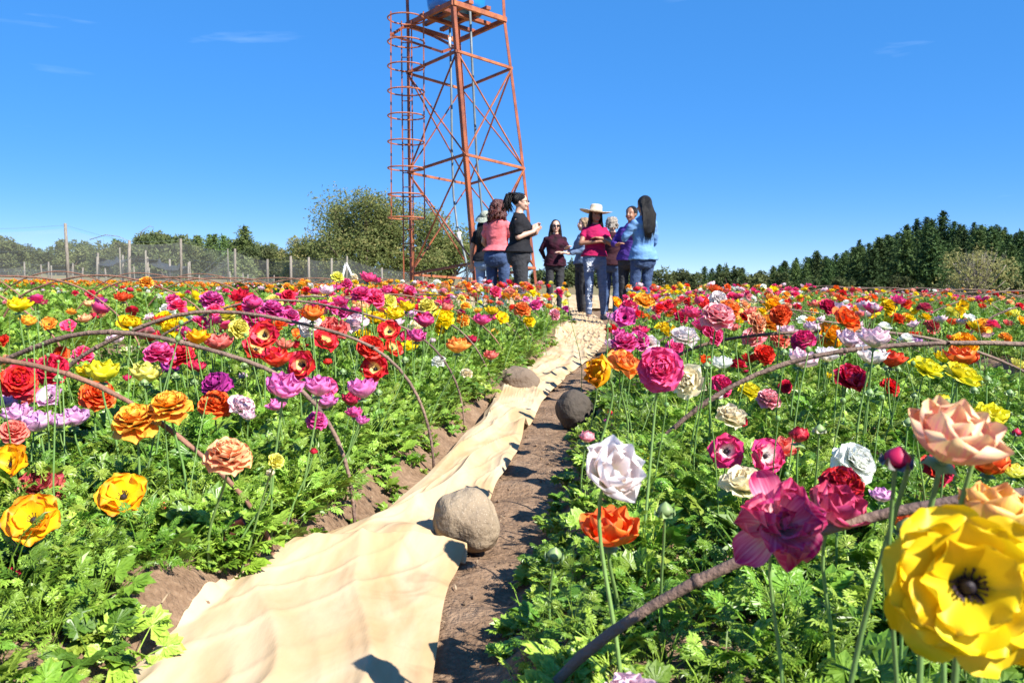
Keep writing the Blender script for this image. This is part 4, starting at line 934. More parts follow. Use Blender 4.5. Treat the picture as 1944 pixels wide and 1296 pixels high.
# two further stalks under the tall pink-and-yellow cup are its neighbours' own stems
# ------------------------------------------------------------------ the rest: too many and too small to tell apart
def bloom_sources(prefix, specs, lod):
    out = []
    for i, (form, col) in enumerate(specs):
        me = get_bloom(form, i % 4, lod).copy(); me.materials.clear(); me.materials.append(PM[col]); me.materials.append(stem_m)
        mb = MB(); mb.v = [tuple(v.co) for v in me.vertices]; mb.f = [tuple(p.vertices) for p in me.polygons]; mb.m = [0]*len(mb.f); mb.uv = [(0.5, 0.7)]*len(mb.v)
        # uv back from the copied mesh
        uvl = me.uv_layers[0].data
        for lp in me.loops: mb.uv[lp.vertex_index] = tuple(uvl[lp.index].uv)
        mb.tube([(0, 0, 0), (0.01, 0.004, -.08), (0.02, 0, -.17)], .0016, 3, False, mat=1)
        m2 = mb.mesh('small_bloom'); m2.materials.append(PM[col]); m2.materials.append(stem_m)
        o = bpy.data.objects.new('%s_%02d' % (prefix, i), m2); out.append(o)
    return out
specs = [('double', c) for c in ('hot_pink', 'rose', 'orange_red', 'orange', 'yellow', 'pale_yellow', 'magenta', 'red', 'rose', 'coral', 'peach', 'white')]+[('cup', c) for c in ('hot_pink', 'red', 'yellow', 'pale_pink', 'orange', 'pale_pink', 'coral')]
small_coll = source_collection('small_blooms', bloom_sources('small_bloom', specs, 3))
def bloom_points(u0, u1, y0, y1, dens, s0, s1, zlo, zhi, npick, rnd):
    P = []; S = []; I = []
    for (u, x, y) in bed_points(u0, u1, y0, y1, dens, rnd):
        P.append((x, y, float(ground_z(x, y, False))+rnd.uniform(zlo, zhi))); S.append(rnd.uniform(s0, s1)); q = int((float(fbm(u*1.1+3, y*.55, 2, 3))+.7)/1.4*len(npick)*1.2+rnd.gauss(0, 2.6)) % len(npick); I.append(npick[q] if rnd.random() < .72 else rnd.choice(npick))
    return P, S, I
rf = random.Random(5); mixed = [12, 0, 6, 8, 7, 13, 2, 18, 9, 10, 3, 16, 4, 14, 5, 11, 17, 15, 0, 7, 12]
def bloom_field(label, *a):
    P, S, I = bloom_points(*a)
    scatter('ranunculus_blooms', P, S, rng.uniform(0, 6.28, len(P)), I, small_coll, label, 0.35)
bloom_field('small far blooms of every colour crowding the end of the bed by the cloth', -2.4, -0.72, 5.0, 9.2, 40, .6, .95, .27, .43, mixed, rf)
bloom_field('small far blooms of every colour crowding the end of the bed by the bare path', -0.05, 1.6, 5.0, 9.2, 36, .6, .95, .27, .43, mixed, rf)
bloom_field('smaller blooms filling in between the larger ones beside the long cloth', -2.3, -0.85, 3.2, 5.0, 20, .6, .9, .24, .36, mixed, rf)
bloom_field('smaller blooms filling in between the larger ones on the bare side of the path', 0.05, 1.5, 3.2, 5.0, 16, .6, .9, .24, .36, mixed, rf)
bloom_field('drift of red and magenta blooms crowded round the black-eyed red ones', -2.0, -1.0, 2.5, 5.0, 26, .75, 1.0, .24, .38, [0, 12, 7, 13, 6, 0, 8], rf)
bloom_field('drift of red and deep pink blooms along the path side of the far bed end', 0.0, .7, 3.6, 6.5, 20, .75, 1.0, .24, .38, [0, 12, 7, 6, 9, 4], rf)
bloom_field('drift of pale pink and white blooms under the crossing branches', .7, 1.5, 2.6, 4.2, 16, .75, 1.0, .24, .36, [15, 17, 11, 15, 4, 12], rf)
bloom_field('scattered small blooms in the bed beyond the second cloth strip', -4.7, -3.1, 5.5, 13.8, 3.5, .6, .9, .24, .36, mixed, rf)
bloom_field('scattered small blooms in the bed beyond the dark furrow', 2.3, 3.9, 5.0, 14.8, 9, .6, .9, .25, .40, mixed, rf)
bloom_field('scattered small blooms in the far bed towards the pine hill', 4.6, 6.2, 6.0, 14.8, 9, .6, .9, .25, .40, mixed, rf)
bloom_field('low scattered white, violet and yellow blooms', -7.0, -5.4, 5.5, 13.8, 6, .45, .7, .22, .32, [4, 5, 11, 6, 17, 11], rf)
bloom_field('low scattered blooms beside the marigold bed', -9.3, -7.7, 6.5, 13.8, 5, .45, .7, .22, .32, [4, 11, 7, 6, 3], rf)
bloom_field('sparse small blooms of the outermost bed', 6.9, 8.5, 7, 14.8, 6, .6, .9, .25, .40, mixed, rf)
mar = bloom_sources('marigold_bloom', [('double', 'orange'), ('double', 'golden'), ('double', 'tangerine')], 3); mar_coll = source_collection('marigold_blooms', mar)
P = []; S = []; I = []
for i in range(1500):
    x = rf.uniform(-20, 0.6); y = rf.uniform(19, 23); P.append((x, y, rf.uniform(.27, .36))); S.append(rf.uniform(.8, 1.4)); I.append(rf.randrange(3))
scatter('marigold_blooms', P, S, rng.uniform(0, 6.28, len(P)), I, mar_coll, 'mass of small orange marigold heads in the bed before the wire fence', 0.3)

# thin bare stalks with pinhead buds, everywhere among the leaves
def stalk_source(i):
    rr = random.Random(50+i); h = rr.uniform(.26, .36); bx, by = rr.uniform(-.05, .05), rr.uniform(-.05, .05); mb = MB()
    mb.tube([(0, 0, 0), (bx*.2, by*.2, h*.4), (bx*.6, by*.6, h*.75), (bx, by, h)], [.0019, .0018, .0016, .0014], 4, False)
    b = .0055 if i % 3 else .0025; mb.ell((bx, by, h+b*.8), (b, b, b*1.15), 7, 5, mat=0)
    m = mb.mesh('stalk'); m.materials.append(stem_m); return bpy.data.objects.new('stalk_%02d' % i, m)
stalk_coll = source_collection('stalks', [stalk_source(i) for i in range(6)])
P = []; S = []; I = []
for (u0, u1) in ((-2.35, -.74), (0.0, 1.55)):
    for (a, c, dn) in ((.95, 2.6, 26), (2.6, 6, 22)):
        for (u, x, y) in bed_points(u0, u1, a, c, dn, rf): P.append((x, y, float(ground_z(x, y, False)))); S.append(rf.uniform(.6, 1.05)); I.append(rf.randrange(6))
scatter('flower_stalks', P, S, rng.uniform(0, 6.28, len(P)), I, stalk_coll, 'thin bare green stalks and pinhead buds standing among the leaves', .08)
# low leaves right up to the cloth at the near corner
P = []; S = []; I = []
for k in range(150):
    y = rf.uniform(.85, 1.75); u = rf.uniform(-1.15, -.655); x = u+.15*y
    P.append((x, y, float(ground_z(x, y))-.01)); S.append(rf.uniform(.38, .72)); I.append(rf.choice((0, 1, 4, 5, 6, 7)))
scatter('foliage', P, S, rng.uniform(0, 6.28, len(P)), I, leaf_coll, 'low young leaves growing up to the near edge of the cream cloth')
P = []; S = []; I = []
for k in range(620):
    y = 1.35+4.2*rf.random()**1.25; u = -.665-.17*rf.random()**.8; x = u+.15*y
    P.append((x, y, float(ground_z(x, y))-.01)); S.append(rf.uniform(.42, .80)); I.append(rf.choice((0, 1, 2, 3, 4, 4, 5, 7)))
scatter('foliage', P, S, rng.uniform(0, 6.28, len(P)), I, leaf_coll, 'feathery leaves hanging over the soil bank beside the cream cloth')
P = []; S = []; I = []
for k in range(230):
    y = rf.uniform(.75, 3.6); u = -.16+.20*rf.random()**.7; x = u+.15*y
    P.append((x, y, float(ground_z(x, y))-.01)); S.append(rf.uniform(.25, .55)); I.append(rf.choice((0, 1, 4, 5, 6, 7)))
scatter('foliage', P, S, rng.uniform(0, 6.28, len(P)), I, leaf_coll, 'low leaves spilling down the soil bank onto the bare path')
# ------------------------------------------------------------------ arched branches over the beds
bark = mat('hoop_bark', (0.26, 0.165, 0.115), 0.75, 9, 0.45, col2=(0.11, 0.065, 0.05), bump=0.4, bump_scale=110, stretch=(1, 1, 1))
bark_red = mat('hoop_bark_red', (0.29, 0.14, 0.085), 0.7, 12, 0.4, bump=0.4, bump_scale=60)
def hoop(uL, uR, y, apex, r, label, seed, skew=0.0, m=bark, ex=0.95, group='bent branch arches over the flower beds'):
    rnd = random.Random(seed); n = 34; pts = []; rad = []
    w1, w2, w3 = rnd.uniform(-1, 1), rnd.uniform(-1, 1), rnd.uniform(0, 6)
    cu = (uL+uR)/2; hw = (uR-uL)/2
    for i in range(n):
        t = math.pi*i/(n-1); c = -math.cos(t); s = math.sin(t)
        u = cu+hw*math.copysign(abs(c)**0.9, c)
        yy = y+skew*c+0.03*w1*math.sin(t*2+w3)
        z = apex*(s**ex)*(1+0.04*w2*c)-0.02+0.006*math.sin(t*7+w3)
        x = u*1.0+0.15*yy+0.01*math.sin(t*5+w3*2)
        pts.append(Vector((x, yy-0.15*(u-cu), z))); rad.append(r*(1.15-0.45*i/(n-1))*(1+0.07*math.sin(i*2.1+seed)+.05*math.sin(i*3.7+seed)))
    base = pts[0].copy(); e = empty('branch_hoop', base, 0, label, 'arch', group)
    mb = MB(); mb.tube([p-base for p in pts], rad, 8 if y < 4 else 5); 
    if y < 4:
        for k in range(7):   # knots
            j = rnd.randrange(4, n-4); mb.ell(pts[j]-base, (rad[j]*1.35, rad[j]*1.35, rad[j]*1.25), 6, 5)
    mb.build('branch', m, e)
    if y < 4:
        tw = MB()
        for k in range(3):
            j = rnd.randrange(5, n-5); d = (pts[j+1]-pts[j]).normalized()+Vector((0, rnd.uniform(-.4, .4), rnd.uniform(.0, .5))); tw.tube([pts[j]-base, pts[j]-base+d.normalized()*.02*rnd.uniform(.5, 1.3)], [rad[j]*.5, rad[j]*.2], 5)
        tw.build('twig_stub', m, e)
    return e
ordn = ['nearest', 'second', 'third', 'fourth', 'fifth', 'sixth', 'seventh', 'eighth', 'ninth', 'tenth', 'eleventh', 'twelfth']
LV = [(1.17, .42, -2.3, -.83), (1.44, .45, -2.3, -.67), (1.80, .45, -1.75, -.61), (2.30, .48, -1.78, -.58), (3.0, .495, -2.0, -.62), (3.8, .49, -2.2, -.66), (4.55, .49, -2.2, -.70), (5.3, .49, -2.25, -.72), (6.1, .49, -2.3, -.74), (7.0, .49, -2.3, -.76), (8.0, .50, -2.4, -.77), (9.0, .50, -2.4, -.77)]
for i, (y, a, uL_, uR_) in enumerate(LV):
    hoop(uL_, uR_, y+.08, a, .0060 if i < 4 else .0052, f'{ordn[i]} bent branch arch over the bed beside the long cream cloth', 10+i, 0.05 if i % 2 else -0.03, bark_red if i in (1, 6) else bark, ex=.85)
RV = [(0.83, .45, 0), (2.0, .46, 0.02), (3.05, .42, 0.0), (4.3, .40, 0.02), (5.2, .44, 0), (6.3, .45, .02), (7.4, .48, 0), (8.6, .50, .02)]
for i, (y, a, sk) in enumerate(RV):
    hoop((-.12, -.0, -.05, -.05, -.05, -.06, -.06, -.1)[i], 1.58, y-.11, a-(.03 if i == 0 else 0), (.0056 if i == 0 else .0062) if i < 3 else .0055, f'{ordn[i]} bent branch arch over the bed on the bare side of the path', 40+i, sk, ex=1.2 if i == 1 else .95)
for i, y in enumerate((3.4, 4.3, 5.1, 6.0, 6.9, 7.8, 8.8, 9.9, 11.2, 12.6)):
    hoop(-4.85, -3.0, y, .57, .0075, f'{ordn[i]} thin reddish arch over the bed beyond the second cloth strip', 70+i, .1*math.sin(i*2), bark_red)
for i, y in enumerate((5.2, 6.3, 7.4, 8.6, 10, 11.5, 13.0)):
    hoop(2.15, 3.95, y, .55, .0065, f'{ordn[i]} bent branch arch over the bed beyond the dark furrow', 90+i, .1*math.sin(i*2), bark)
for i, y in enumerate((6.0, 7.5, 9, 10.5, 12)):
    hoop(-7.25, -5.45, y, .60, .008, f'{ordn[i]} thin arch over the bed of small white and violet flowers', 110+i, .1*math.sin(i*2), bark_red)
for i, y in enumerate((8.5, 10.5, 12.5)):
    hoop(4.4, 6.25, y, .50, .006, f'{ordn[i]} bent branch arch over the far bed towards the pine hill', 120+i, .1, bark)
# withered dark leaves wrapped round the foot of the second arch
wl = MB(); rw = random.Random(3); c0 = on_z(440, 1040, .10)
for k in range(7):
    a = rw.uniform(0, 6.28); e0 = R(rw.uniform(20, 80)); petal(wl, .034, .012, e0, e0-R(rw.uniform(60, 140)), a, cup=.7, ruff=.4, nu=4, nv=6, tip=.4, seed=k, M=Matrix.Translation((rw.uniform(-.03, .01), 0, rw.uniform(-.02, .03))))
wo_ = wl.build('withered_leaves', mat('withered_leaf', (0.085, 0.02, 0.018), 0.35, 30, .5, transl=.15)); wo_.location = c0
tag(wo_, 'dark wine red withered leaves at the foot of a branch arch by the cloth', 'dead leaves')
# the two smooth broad leaves by the cloth edge
bl = mat('broad_leaf', (0.13, 0.27, 0.10), 0.5, 40, .25, transl=.2, bump=.6, bump_scale=120)
eb = empty('broad_leaf_weed', on_z(352, 1150, .03), 0, 'low weed of smooth wrinkled blue-green leaves at the edge of the cloth', 'weed')
for k, (az, el, s) in enumerate(((3.3, 10, 1.0), (0.4, 22, 1.15), (-1.3, 5, .8), (1.9, 30, .7))):
    mb = MB(); petal(mb, .055*s, .024*s, R(el+20), R(el-25), az, cup=-.18, ruff=.18, nu=6, nv=8, tip=.2, seed=k, narrow=.12); mb.build('leaf', bl, eb)
# ------------------------------------------------------------------ the water tower
rust = mat('red_oxide_steel', (0.33, 0.085, 0.026), 0.6, 5, 0.5, col2=(0.16, 0.042, 0.02), bump=0.3, bump_scale=40, coord='Object')
rust_sunlit = mat('red_oxide_steel_sunlit', (0.45, 0.145, 0.048), 0.6, 7, 0.5, col2=(0.24, 0.068, 0.03), bump=0.3, bump_scale=40)  # lighter copy of the red steel: sunlight painted in for sun-side members
tank_m = mat('tank_blue', (0.02, 0.25, 0.72), 0.35, 2, 0.2, spec=.5); pipe_m = mat('pipe_grey', (0.16, 0.19, 0.20), 0.5, 8, .3); white_m = mat('pvc_white', (.8, .8, .78), .4)
dark_m = mat('dark_pipe', (0.05, 0.06, 0.065), 0.5)
DN, DL, DR, DF = 14.0, 15.3, 15.0, 16.3
tw = empty('water_tower', at(890, 560, 15.1)*Vector((1, 1, 0)) if False else (at(890, 560, 15.1).x, 15.1, 0), 0, 'tall rust red steel lattice tower carrying a blue water tank', 'water tower')
def tb(name, mb, m): return mb.build(name, m, tw, False)
O = tw.location
def rel(p): return Vector(p)-Vector(O)
legs = {'n': [(850, -210), (861, 20), (882, 280), (905, 556)], 'l': [(767, -120), (772, 48), (774, 280), (779, 548)], 'r': [(952, -130), (960, 38), (990, 270), (1022, 560)], 'f': [(864, -90), (870, 78), (885, 290), (907, 552)]}
DEP = {'n': DN, 'l': DL, 'r': DR, 'f': DF}
def lp(k, py):
    """point on leg k at photo height py"""
    P = legs[k]
    for (a, b) in zip(P, P[1:]):
        if py <= b[1] or b is P[-1]:
            t = (py-a[1])/(b[1]-a[1]); return at(a[0]+(b[0]-a[0])*t, py, DEP[k])
for k in 'nlrf':
    top = lp(k, legs[k][0][1]); bot = lp(k, legs[k][-1][1]); dirv = (bot-lp(k, legs[k][1][1])).normalized()
    foot = bot+dirv*(-(bot.z+0.02)/dirv.z)
    P = [lp(k, q[1]) for q in legs[k]]+[foot]
    mb = MB(); s = 0.066
    # an angle section: two flanges meeting at the outer corner
    ox, oy = {'n': (0, -1), 'l': (-1, 0), 'r': (1, 0), 'f': (0, 1)}[k]
    f1 = Vector((ox+oy, oy-ox, 0)).normalized(); f2 = Vector((ox-oy, oy+ox, 0)).normalized()
    for a, b in zip(P, P[1:]):
        a, b = rel(a), rel(b)
        for f, g in ((f1, f2), (f2, f1)):
            c = -f*s/2
            n = Vector((f.y, -f.x, 0)).normalized()*0.004
            V = [a-n, a+n, a-f*s+n, a-f*s-n, b-n, b+n, b-f*s+n, b-f*s-n]
            mb.add(V, [(0, 1, 2, 3), (7, 6, 5, 4), (0, 4, 5, 1), (1, 5, 6, 2), (2, 6, 7, 3), (3, 7, 4, 0)])
    tb('leg', mb, rust)
    mb = MB(); ft = rel(foot); mb.bar(ft+Vector((0, 0, -.08)), ft+Vector((0, 0, .12)), .34, .34); mb.build('footing', mat('concrete_foot', (.42, .40, .37), .9, 8, .2) if k == 'n' else bpy.data.materials['concrete_foot'], tw)
LEV = [{'n': 5, 'l': 48, 'r': 38, 'f': 78}, {'n': 97, 'l': 139, 'r': 130, 'f': 169}, {'n': 293, 'l': 328, 'r': 320, 'f': 350}, {'n': 499, 'l': 521, 'r': 509, 'f': 530}]
for li, lv in enumerate(LEV):
    for a, b in (('n', 'l'), ('n', 'r'), ('l', 'f'), ('r', 'f')):
        mb = MB(); mb.bar(rel(lp(a, lv[a])), rel(lp(b, lv[b])), .06 if li == 0 else .042, .08 if li == 0 else .042); tb('cross_beam', mb, rust_sunlit if b in 'r' or a == 'l' else rust)
for (u, d_) in ((LEV[1], LEV[2]), (LEV[2], LEV[3])):
    for a, b in (('n', 'l'), ('n', 'r'), ('l', 'f'), ('r', 'f')):
        for (p, q) in ((a, b), (b, a)):
            off = Vector((0, .014 if p == a else -.014, 0))
            mb = MB(); mb.bar(rel(lp(p, u[p]))+off, rel(lp(q, d_[q]))+off, .028, .016); tb('diagonal_brace', mb, rust_sunlit if (a, b) == ('n', 'r') else rust)
# platform joists under the tank, guard rail posts and rail
pn, pl, pr, pf = (lp(k, LEV[0][k]) for k in 'nlrf')
for t in (0.33, 0.66):
    mb = MB(); mb.bar(rel(pn.lerp(pl, t))+Vector((0, 0, .05)), rel(pr.lerp(pf, t))+Vector((0, 0, .05)), .09, .06); tb('joist', mb, rust)
    mb = MB(); mb.bar(rel(pn.lerp(pr, t))+Vector((0, 0, .11)), rel(pl.lerp(pf, t))+Vector((0, 0, .11)), .09, .06); tb('joist', mb, rust)
mb = MB()
tops = {k: rel(lp(k, LEV[0][k]))+Vector((0, 0, .95)) for k in 'nlrf'}
for a, b in (('n', 'l'), ('n', 'r'), ('l', 'f'), ('r', 'f')): mb.bar(tops[a], tops[b], .035)
tb('guard_rail', mb, rust)
# small landing frame hanging off the ladder side
fr = [(742, 67, 14.9), (839, 99, 14.4), (864, 90, 15.0), (823, 69, 15.7), (772, 48, 15.4)]
mb = MB()
for (a, b) in zip(fr, fr[1:]+fr[:1]): mb.bar(rel(at(*a)), rel(at(*b)), .04)
tb('landing_frame', mb, rust)
# tank: ribbed blue barrel resting on the joists
tc_ = (pn+pl+pr+pf)/4+Vector((0, 0, .15)); tk = MB(); Rt = 0.52
rings = [(0, .86), (.02, .93), (.10, .98), (.16, 1.0)]
for i in range(5): z0 = .18+i*.26; rings += [(z0, 1.0), (z0+.05, 1.018), (z0+.09, 1.018), (z0+.14, 1.0), (z0+.16, .99), (z0+.22, .99)]
rings += [(1.55, .97), (1.68, .75), (1.76, .38), (1.78, .3), (1.86, .3), (1.87, .01)]
tk.loft([(z, 0, 0, Rt*r, Rt*r) for z, r in rings], 40, power=2)
tko = tk.build('water_tank', tank_m, tw); tko.location = rel(tc_)
mb = MB(); mb.add([(x*.5, -Rt*1.022-.004*(1-x*x), z) for x, z in ((-.3, .42), (.3, .42), (.3, .62), (-.3, .62))], [(0, 1, 2, 3)])
lb = mb.build('tank_label', mat('label_pale_blue', (.45, .62, .78), .5), tko)
# pipes down the middle
for (pts, r, m_) in (([(854, 52, 15.0), (857, 180, 15), (858, 290, 15), (861, 372, 14.9), (868, 430, 14.8), (874, 452, 14.7), (884, 492, 14.5), (889, 540, 14.4)], .020, pipe_m), ([(892, 15, 14.7), (896, 110, 14.7), (901, 220, 14.7), (905, 300, 14.7), (915, 400, 14.7), (925, 520, 14.7)], .021, pipe_m)):
    mb = MB(); mb.tube([rel(at(*p)) for p in pts], r, 8); mb.build('pipe', m_, tw)
mb = MB(); a = rel(at(871, 446, 14.68)); mb.tube([a+Vector((0, 0, .05)), a-Vector((-.01, 0, .10))], .034, 8); mb.tube([a+Vector((-.05, 0, .03)), a+Vector((.05, 0, .03))], .014, 6); mb.build('valve', white_m, tw)
mb = MB(); a = rel(at(854, 72, 15.0)); mb.tube([a, a-Vector((0, 0, .16))], .026, 8); mb.build('pipe_coupling', white_m, tw)
rw2 = random.Random(9)
mb = MB()
for k in range(16):
    a = at(892+rw2.uniform(-6, 8), 500, 13.9); b = at(892+rw2.uniform(-34, 10), 585, 13.9); c = (a+b)/2+Vector((rw2.uniform(-.1, .1), 0, .05)); mb.tube([rel(a), rel(c), rel(b)], .004, 3)
tb('hanging_twine', mb, dark_m)
# caged ladder on its own uprights
RY = [36, 81, 127, 174, 221, 270, 320, 370, 414]
for i, py in enumerate(RY):
    c = rel(at(771, py, 14.75)); mb = MB(); n = 26; rad = .325
    mb.tube([c+Vector((rad*math.cos(2*math.pi*k/n), rad*math.sin(2*math.pi*k/n), 0)) for k in range(n+1)], .014, 5, False); tb('cage_ring', mb, rust_sunlit)
for (px, dd) in ((742, 14.62), (804, 14.75), (768, 14.43)):
    if px == 768: continue
    a = rel(at(px, 22, dd)); b = rel(at(px+(2 if px > 760 else 1), 416, dd)); mb = MB(); mb.bar(a, b, .022); tb('cage_upright', mb, rust if px < 760 else rust_sunlit)
mb = MB(); lx = rel(at(766, 560, 15.05)); 
for dx in (-.0, .0): pass
for (px) in (762, 781):
    a = rel(at(px, 40, 15.08)); b = rel(at(px+5, 556, 15.08)); b = a+(b-a)*1.08; mb.bar(a, b, .022)
tb('ladder_rails', mb, rust)
a0 = rel(at(762, 40, 15.08)); a1 = rel(at(781, 40, 15.08)); b0 = rel(at(767, 556, 15.08)); b1 = rel(at(786, 556, 15.08))
for i in range(19):
    t = (i+.5)/19; mb = MB(); mb.tube([a0.lerp(b0, t), a1.lerp(b1, t)], .009, 5); tb('rung', mb, rust)

# ------------------------------------------------------------------ fences and posts
wood = mat('weathered_post', (0.27, 0.235, 0.19), 0.9, 10, 0.4, bump=.5, bump_scale=30, stretch=(6, 6, 1), objrand=.15)
def wire_mat(name, col, a):
    m = bpy.data.materials.new(name); m.use_nodes = True; t = m.node_tree; N = t.nodes; L = t.links; b = N['Principled BSDF']; b.inputs['Base Color'].default_value = (*col, 1); b.inputs['Roughness'].default_value = .7
    tr = N.new('ShaderNodeBsdfTransparent'); ms = N.new('ShaderNodeMixShader'); n = N.new('ShaderNodeTexNoise'); n.inputs['Scale'].default_value = .9; n.inputs['Detail'].default_value = 4
    tc = N.new('ShaderNodeTexCoord'); L.new(tc.outputs['Object'], n.inputs['Vector']); mr = N.new('ShaderNodeMapRange'); mr.inputs[1].default_value = .3; mr.inputs[2].default_value = .7; mr.inputs[3].default_value = a*.7; mr.inputs[4].default_value = a*1.3
    L.new(n.outputs['Fac'], mr.inputs[0]); L.new(mr.outputs[0], ms.inputs[0]); L.new(tr.outputs[0], ms.inputs[1]); L.new(b.outputs[0], ms.inputs[2]); L.new(ms.outputs[0], N['Material Output'].inputs[0]); return m
net_m = wire_mat('wire_netting', (.30, .31, .30), .13); shade_m = wire_mat('shade_netting', (.03, .035, .04), .88)
def post(parent, px, py_top, d, r, seed, lean=0.0):
    rp = random.Random(seed); p = at(px, py_top, d); gz = float(ground_z(p.x, d, False)); mb = MB()
    mb.tube([(lean*.3+rp.uniform(-.02, .02), 0, gz-.1), (rp.uniform(-.02, .02), 0, (gz+p.z)/2), (-lean*.3, 0, p.z)], [r*1.1, r, r*.85], 7)
    o = mb.build('post', wood, parent); o.location = (p.x-parent.location.x, d-parent.location.y, 0); return p
def fence(posts, label, r, net_lo, seed, netm=None, group=None, net_from=0.0):
    d0 = posts[0][2]; x0 = at(posts[0][0], 500, d0).x; e = empty('wire_fence', (x0, d0, 0), 0, label, 'fence', group); tops = []
    for i, (px, pt, d) in enumerate(posts): tops.append(post(e, px, pt, d, r*random.Random(seed+i*3).uniform(.8, 1.1), seed+i, random.Random(seed+i).uniform(-.12, .12)))
    mb = MB()
    for a, b in zip(tops, tops[1:]):
        a = a-e.location; b = b-e.location; ga = float(ground_z(a.x+x0, a.y+d0, False)); n = 8
        za = a.z*net_lo; zb = b.z*net_lo
        for i in range(n):
            t0, t1 = i/n, (i+1)/n; p0 = a.lerp(b, t0); p1 = a.lerp(b, t1); s0 = -.05*math.sin(t0*math.pi); s1 = -.05*math.sin(t1*math.pi)
            mb.add([(p0.x, p0.y, .03), (p1.x, p1.y, .03), (p1.x, p1.y, za+(zb-za)*t1+s1), (p0.x, p0.y, za+(zb-za)*t0+s0)], [(0, 1, 2, 3)])
    if netm: mb.build('wire_netting', netm, e, False)
    wr = MB()
    for a, b in zip(tops, tops[1:]):
        a = a-e.location; b = b-e.location
        for f in (.97, .62, .32): wr.tube([Vector((a.x, a.y-.03, a.z*f)), (Vector((a.x, a.y-.03, a.z*f))+Vector((b.x, b.y-.03, b.z*f)))/2-Vector((0, 0, .03)), Vector((b.x, b.y-.03, b.z*f))], .0035, 3)
    wr.build('strand_wire', pipe_m, e, False)
    return e
fence([(-60, 432, 23.5), (125, 424, 25.0), (245, 456, 27.5), (342, 453, 28.5), (446, 472, 34), (508, 492, 37), (552, 486, 36), (586, 488, 38), (629, 490, 40), (658, 486, 42), (726, 508, 46), (803, 514, 50)],
      'tall fence of grey wooden posts and wire netting behind the orange marigolds', .058, .93, 5, net_m)
fence([(-20, 500, 34), (46, 497, 34.5), (79, 502, 34), (92, 497, 35), (97, 504, 33.5), (138, 499, 35), (156, 508, 35), (183, 487, 33), (200, 509, 35), (228, 470, 34.5), (255, 505, 37), (276, 475, 36), (282, 508, 37), (357, 498, 35), (362, 514, 37), (378, 522, 38), (432, 472, 43), (437, 515, 41), (462, 518, 44), (470, 521, 45), (520, 522, 48)],
      'straggling row of thin crooked stakes further back behind the tall fence', .038, .8, 60, net_m)
fence([(1640, 569, 31), (1690, 570, 31), (1835, 572, 31), (1842, 574, 33), (1884, 574, 30), (1935, 563, 27), (2010, 566, 26)], 'low grey fence posts beside the gravel road under the bare willow', .05, .8, 90, None)
e = empty('post_brace', tuple(at(658, 540, 40)*Vector((1, 1, 0)) if False else (at(658, 540, 40).x, 40, 0)), 0, 'pale inverted V brace of two struts against the fence near the tower', 'brace')
mb = MB(); a = at(657, 499, 40)-e.location; b = at(648, 535, 40)-e.location; c = at(672, 532, 40)-e.location; mb.bar(a, b+(b-a)*.4, .09); mb.bar(a, c+(c-a)*.4, .09); mb.build('strut', mat('pale_timber', (.62, .60, .56), .8), e)
# black shade netting sagging from poles
sh = MB(); n = 40; rows_ = 7; rs = random.Random(4)
for j in range(rows_):
    v = j/(rows_-1)
    for i in range(n+1):
        t = i/n; px = 182+t*178; top = 478+ (8 if i % 9 else -2)+5*math.sin(t*9)+t*16; bot = 500+9*math.sin(t*7+1)+t*20-(14*abs(t-.65) if t > .4 else 6)
        p = at(px, top+(bot-top)*v, 38+1.2*math.sin(v*3+t*11)); sh.v.append(tuple(p)); sh.uv.append((t, v))
for j in range(rows_-1):
    for i in range(n): a = j*(n+1)+i; sh.f.append((a, a+1, a+n+2, a+n+1)); sh.m.append(0)
eo = empty('shade_net_shelter', (at(270, 540, 38).x, 38, 0), 0, 'tattered black shade netting sagging between stakes behind the wire fence', 'netting')
so_ = sh.mesh('shade_cloth'); so_.materials.append(shade_m); so_ = link_mesh('shade_cloth', so_, None, eo); so_.location = (-eo.location.x, -38, 0)
for i, px in enumerate((186, 233, 280, 322, 360)): post(eo, px, 480+i*4, 38.2, .05, 200+i)
# thin whips arching above the fence
for i, (pts) in enumerate([[(170, 455), (200, 446), (225, 449), (250, 460)], [(262, 455), (270, 438), (284, 429), (292, 432)]]):
    mb = MB(); P = [at(a, b, 27) for a, b in pts]; b0 = P[0].copy(); mb.tube([p-b0 for p in P], [.012, .01, .008, .004], 4)
    o = mb.build('dry_whip', bark, None); o.location = b0; tag(o, ('long low thin dry whip arching over the wire netting', 'short steep thin dry whip hooked above the netting')[i], 'twig')
# ------------------------------------------------------------------ trees
def needle_mat(name, c1, c2, tr=.12): return mat(name, c1, .75, 1.1, 0, col2=c2, transl=tr, objrand=.32, coord='Object', spec=.2)
pine_m = needle_mat('pine_needles', (0.034, 0.068, 0.020), (0.060, 0.104, 0.028)); pine_l = needle_mat('pine_needles_light', (0.085, 0.13, 0.035), (0.12, 0.17, 0.05))
euc_m = needle_mat('gum_leaves', (0.13, 0.165, 0.06), (0.20, 0.225, 0.09), .35); aca_m = needle_mat('wattle_leaves', (0.15, 0.185, 0.055), (0.24, 0.265, 0.09), .4); gold_m = needle_mat('wattle_flowers', (0.36, 0.33, 0.12), (0.27, 0.26, 0.10), .35)
wil_m = needle_mat('willow_catkins', (0.32, 0.30, 0.10), (0.42, 0.37, 0.16), .35); shr_m = needle_mat('shrub_leaves', (0.06, 0.085, 0.03), (0.11, 0.13, 0.045), .2)
trunk_m = mat('tree_trunk', (0.12, 0.085, 0.06), .9, 6, .4); trunk_p = mat('pale_trunk', (0.34, 0.29, 0.22), .85, 6, .4)
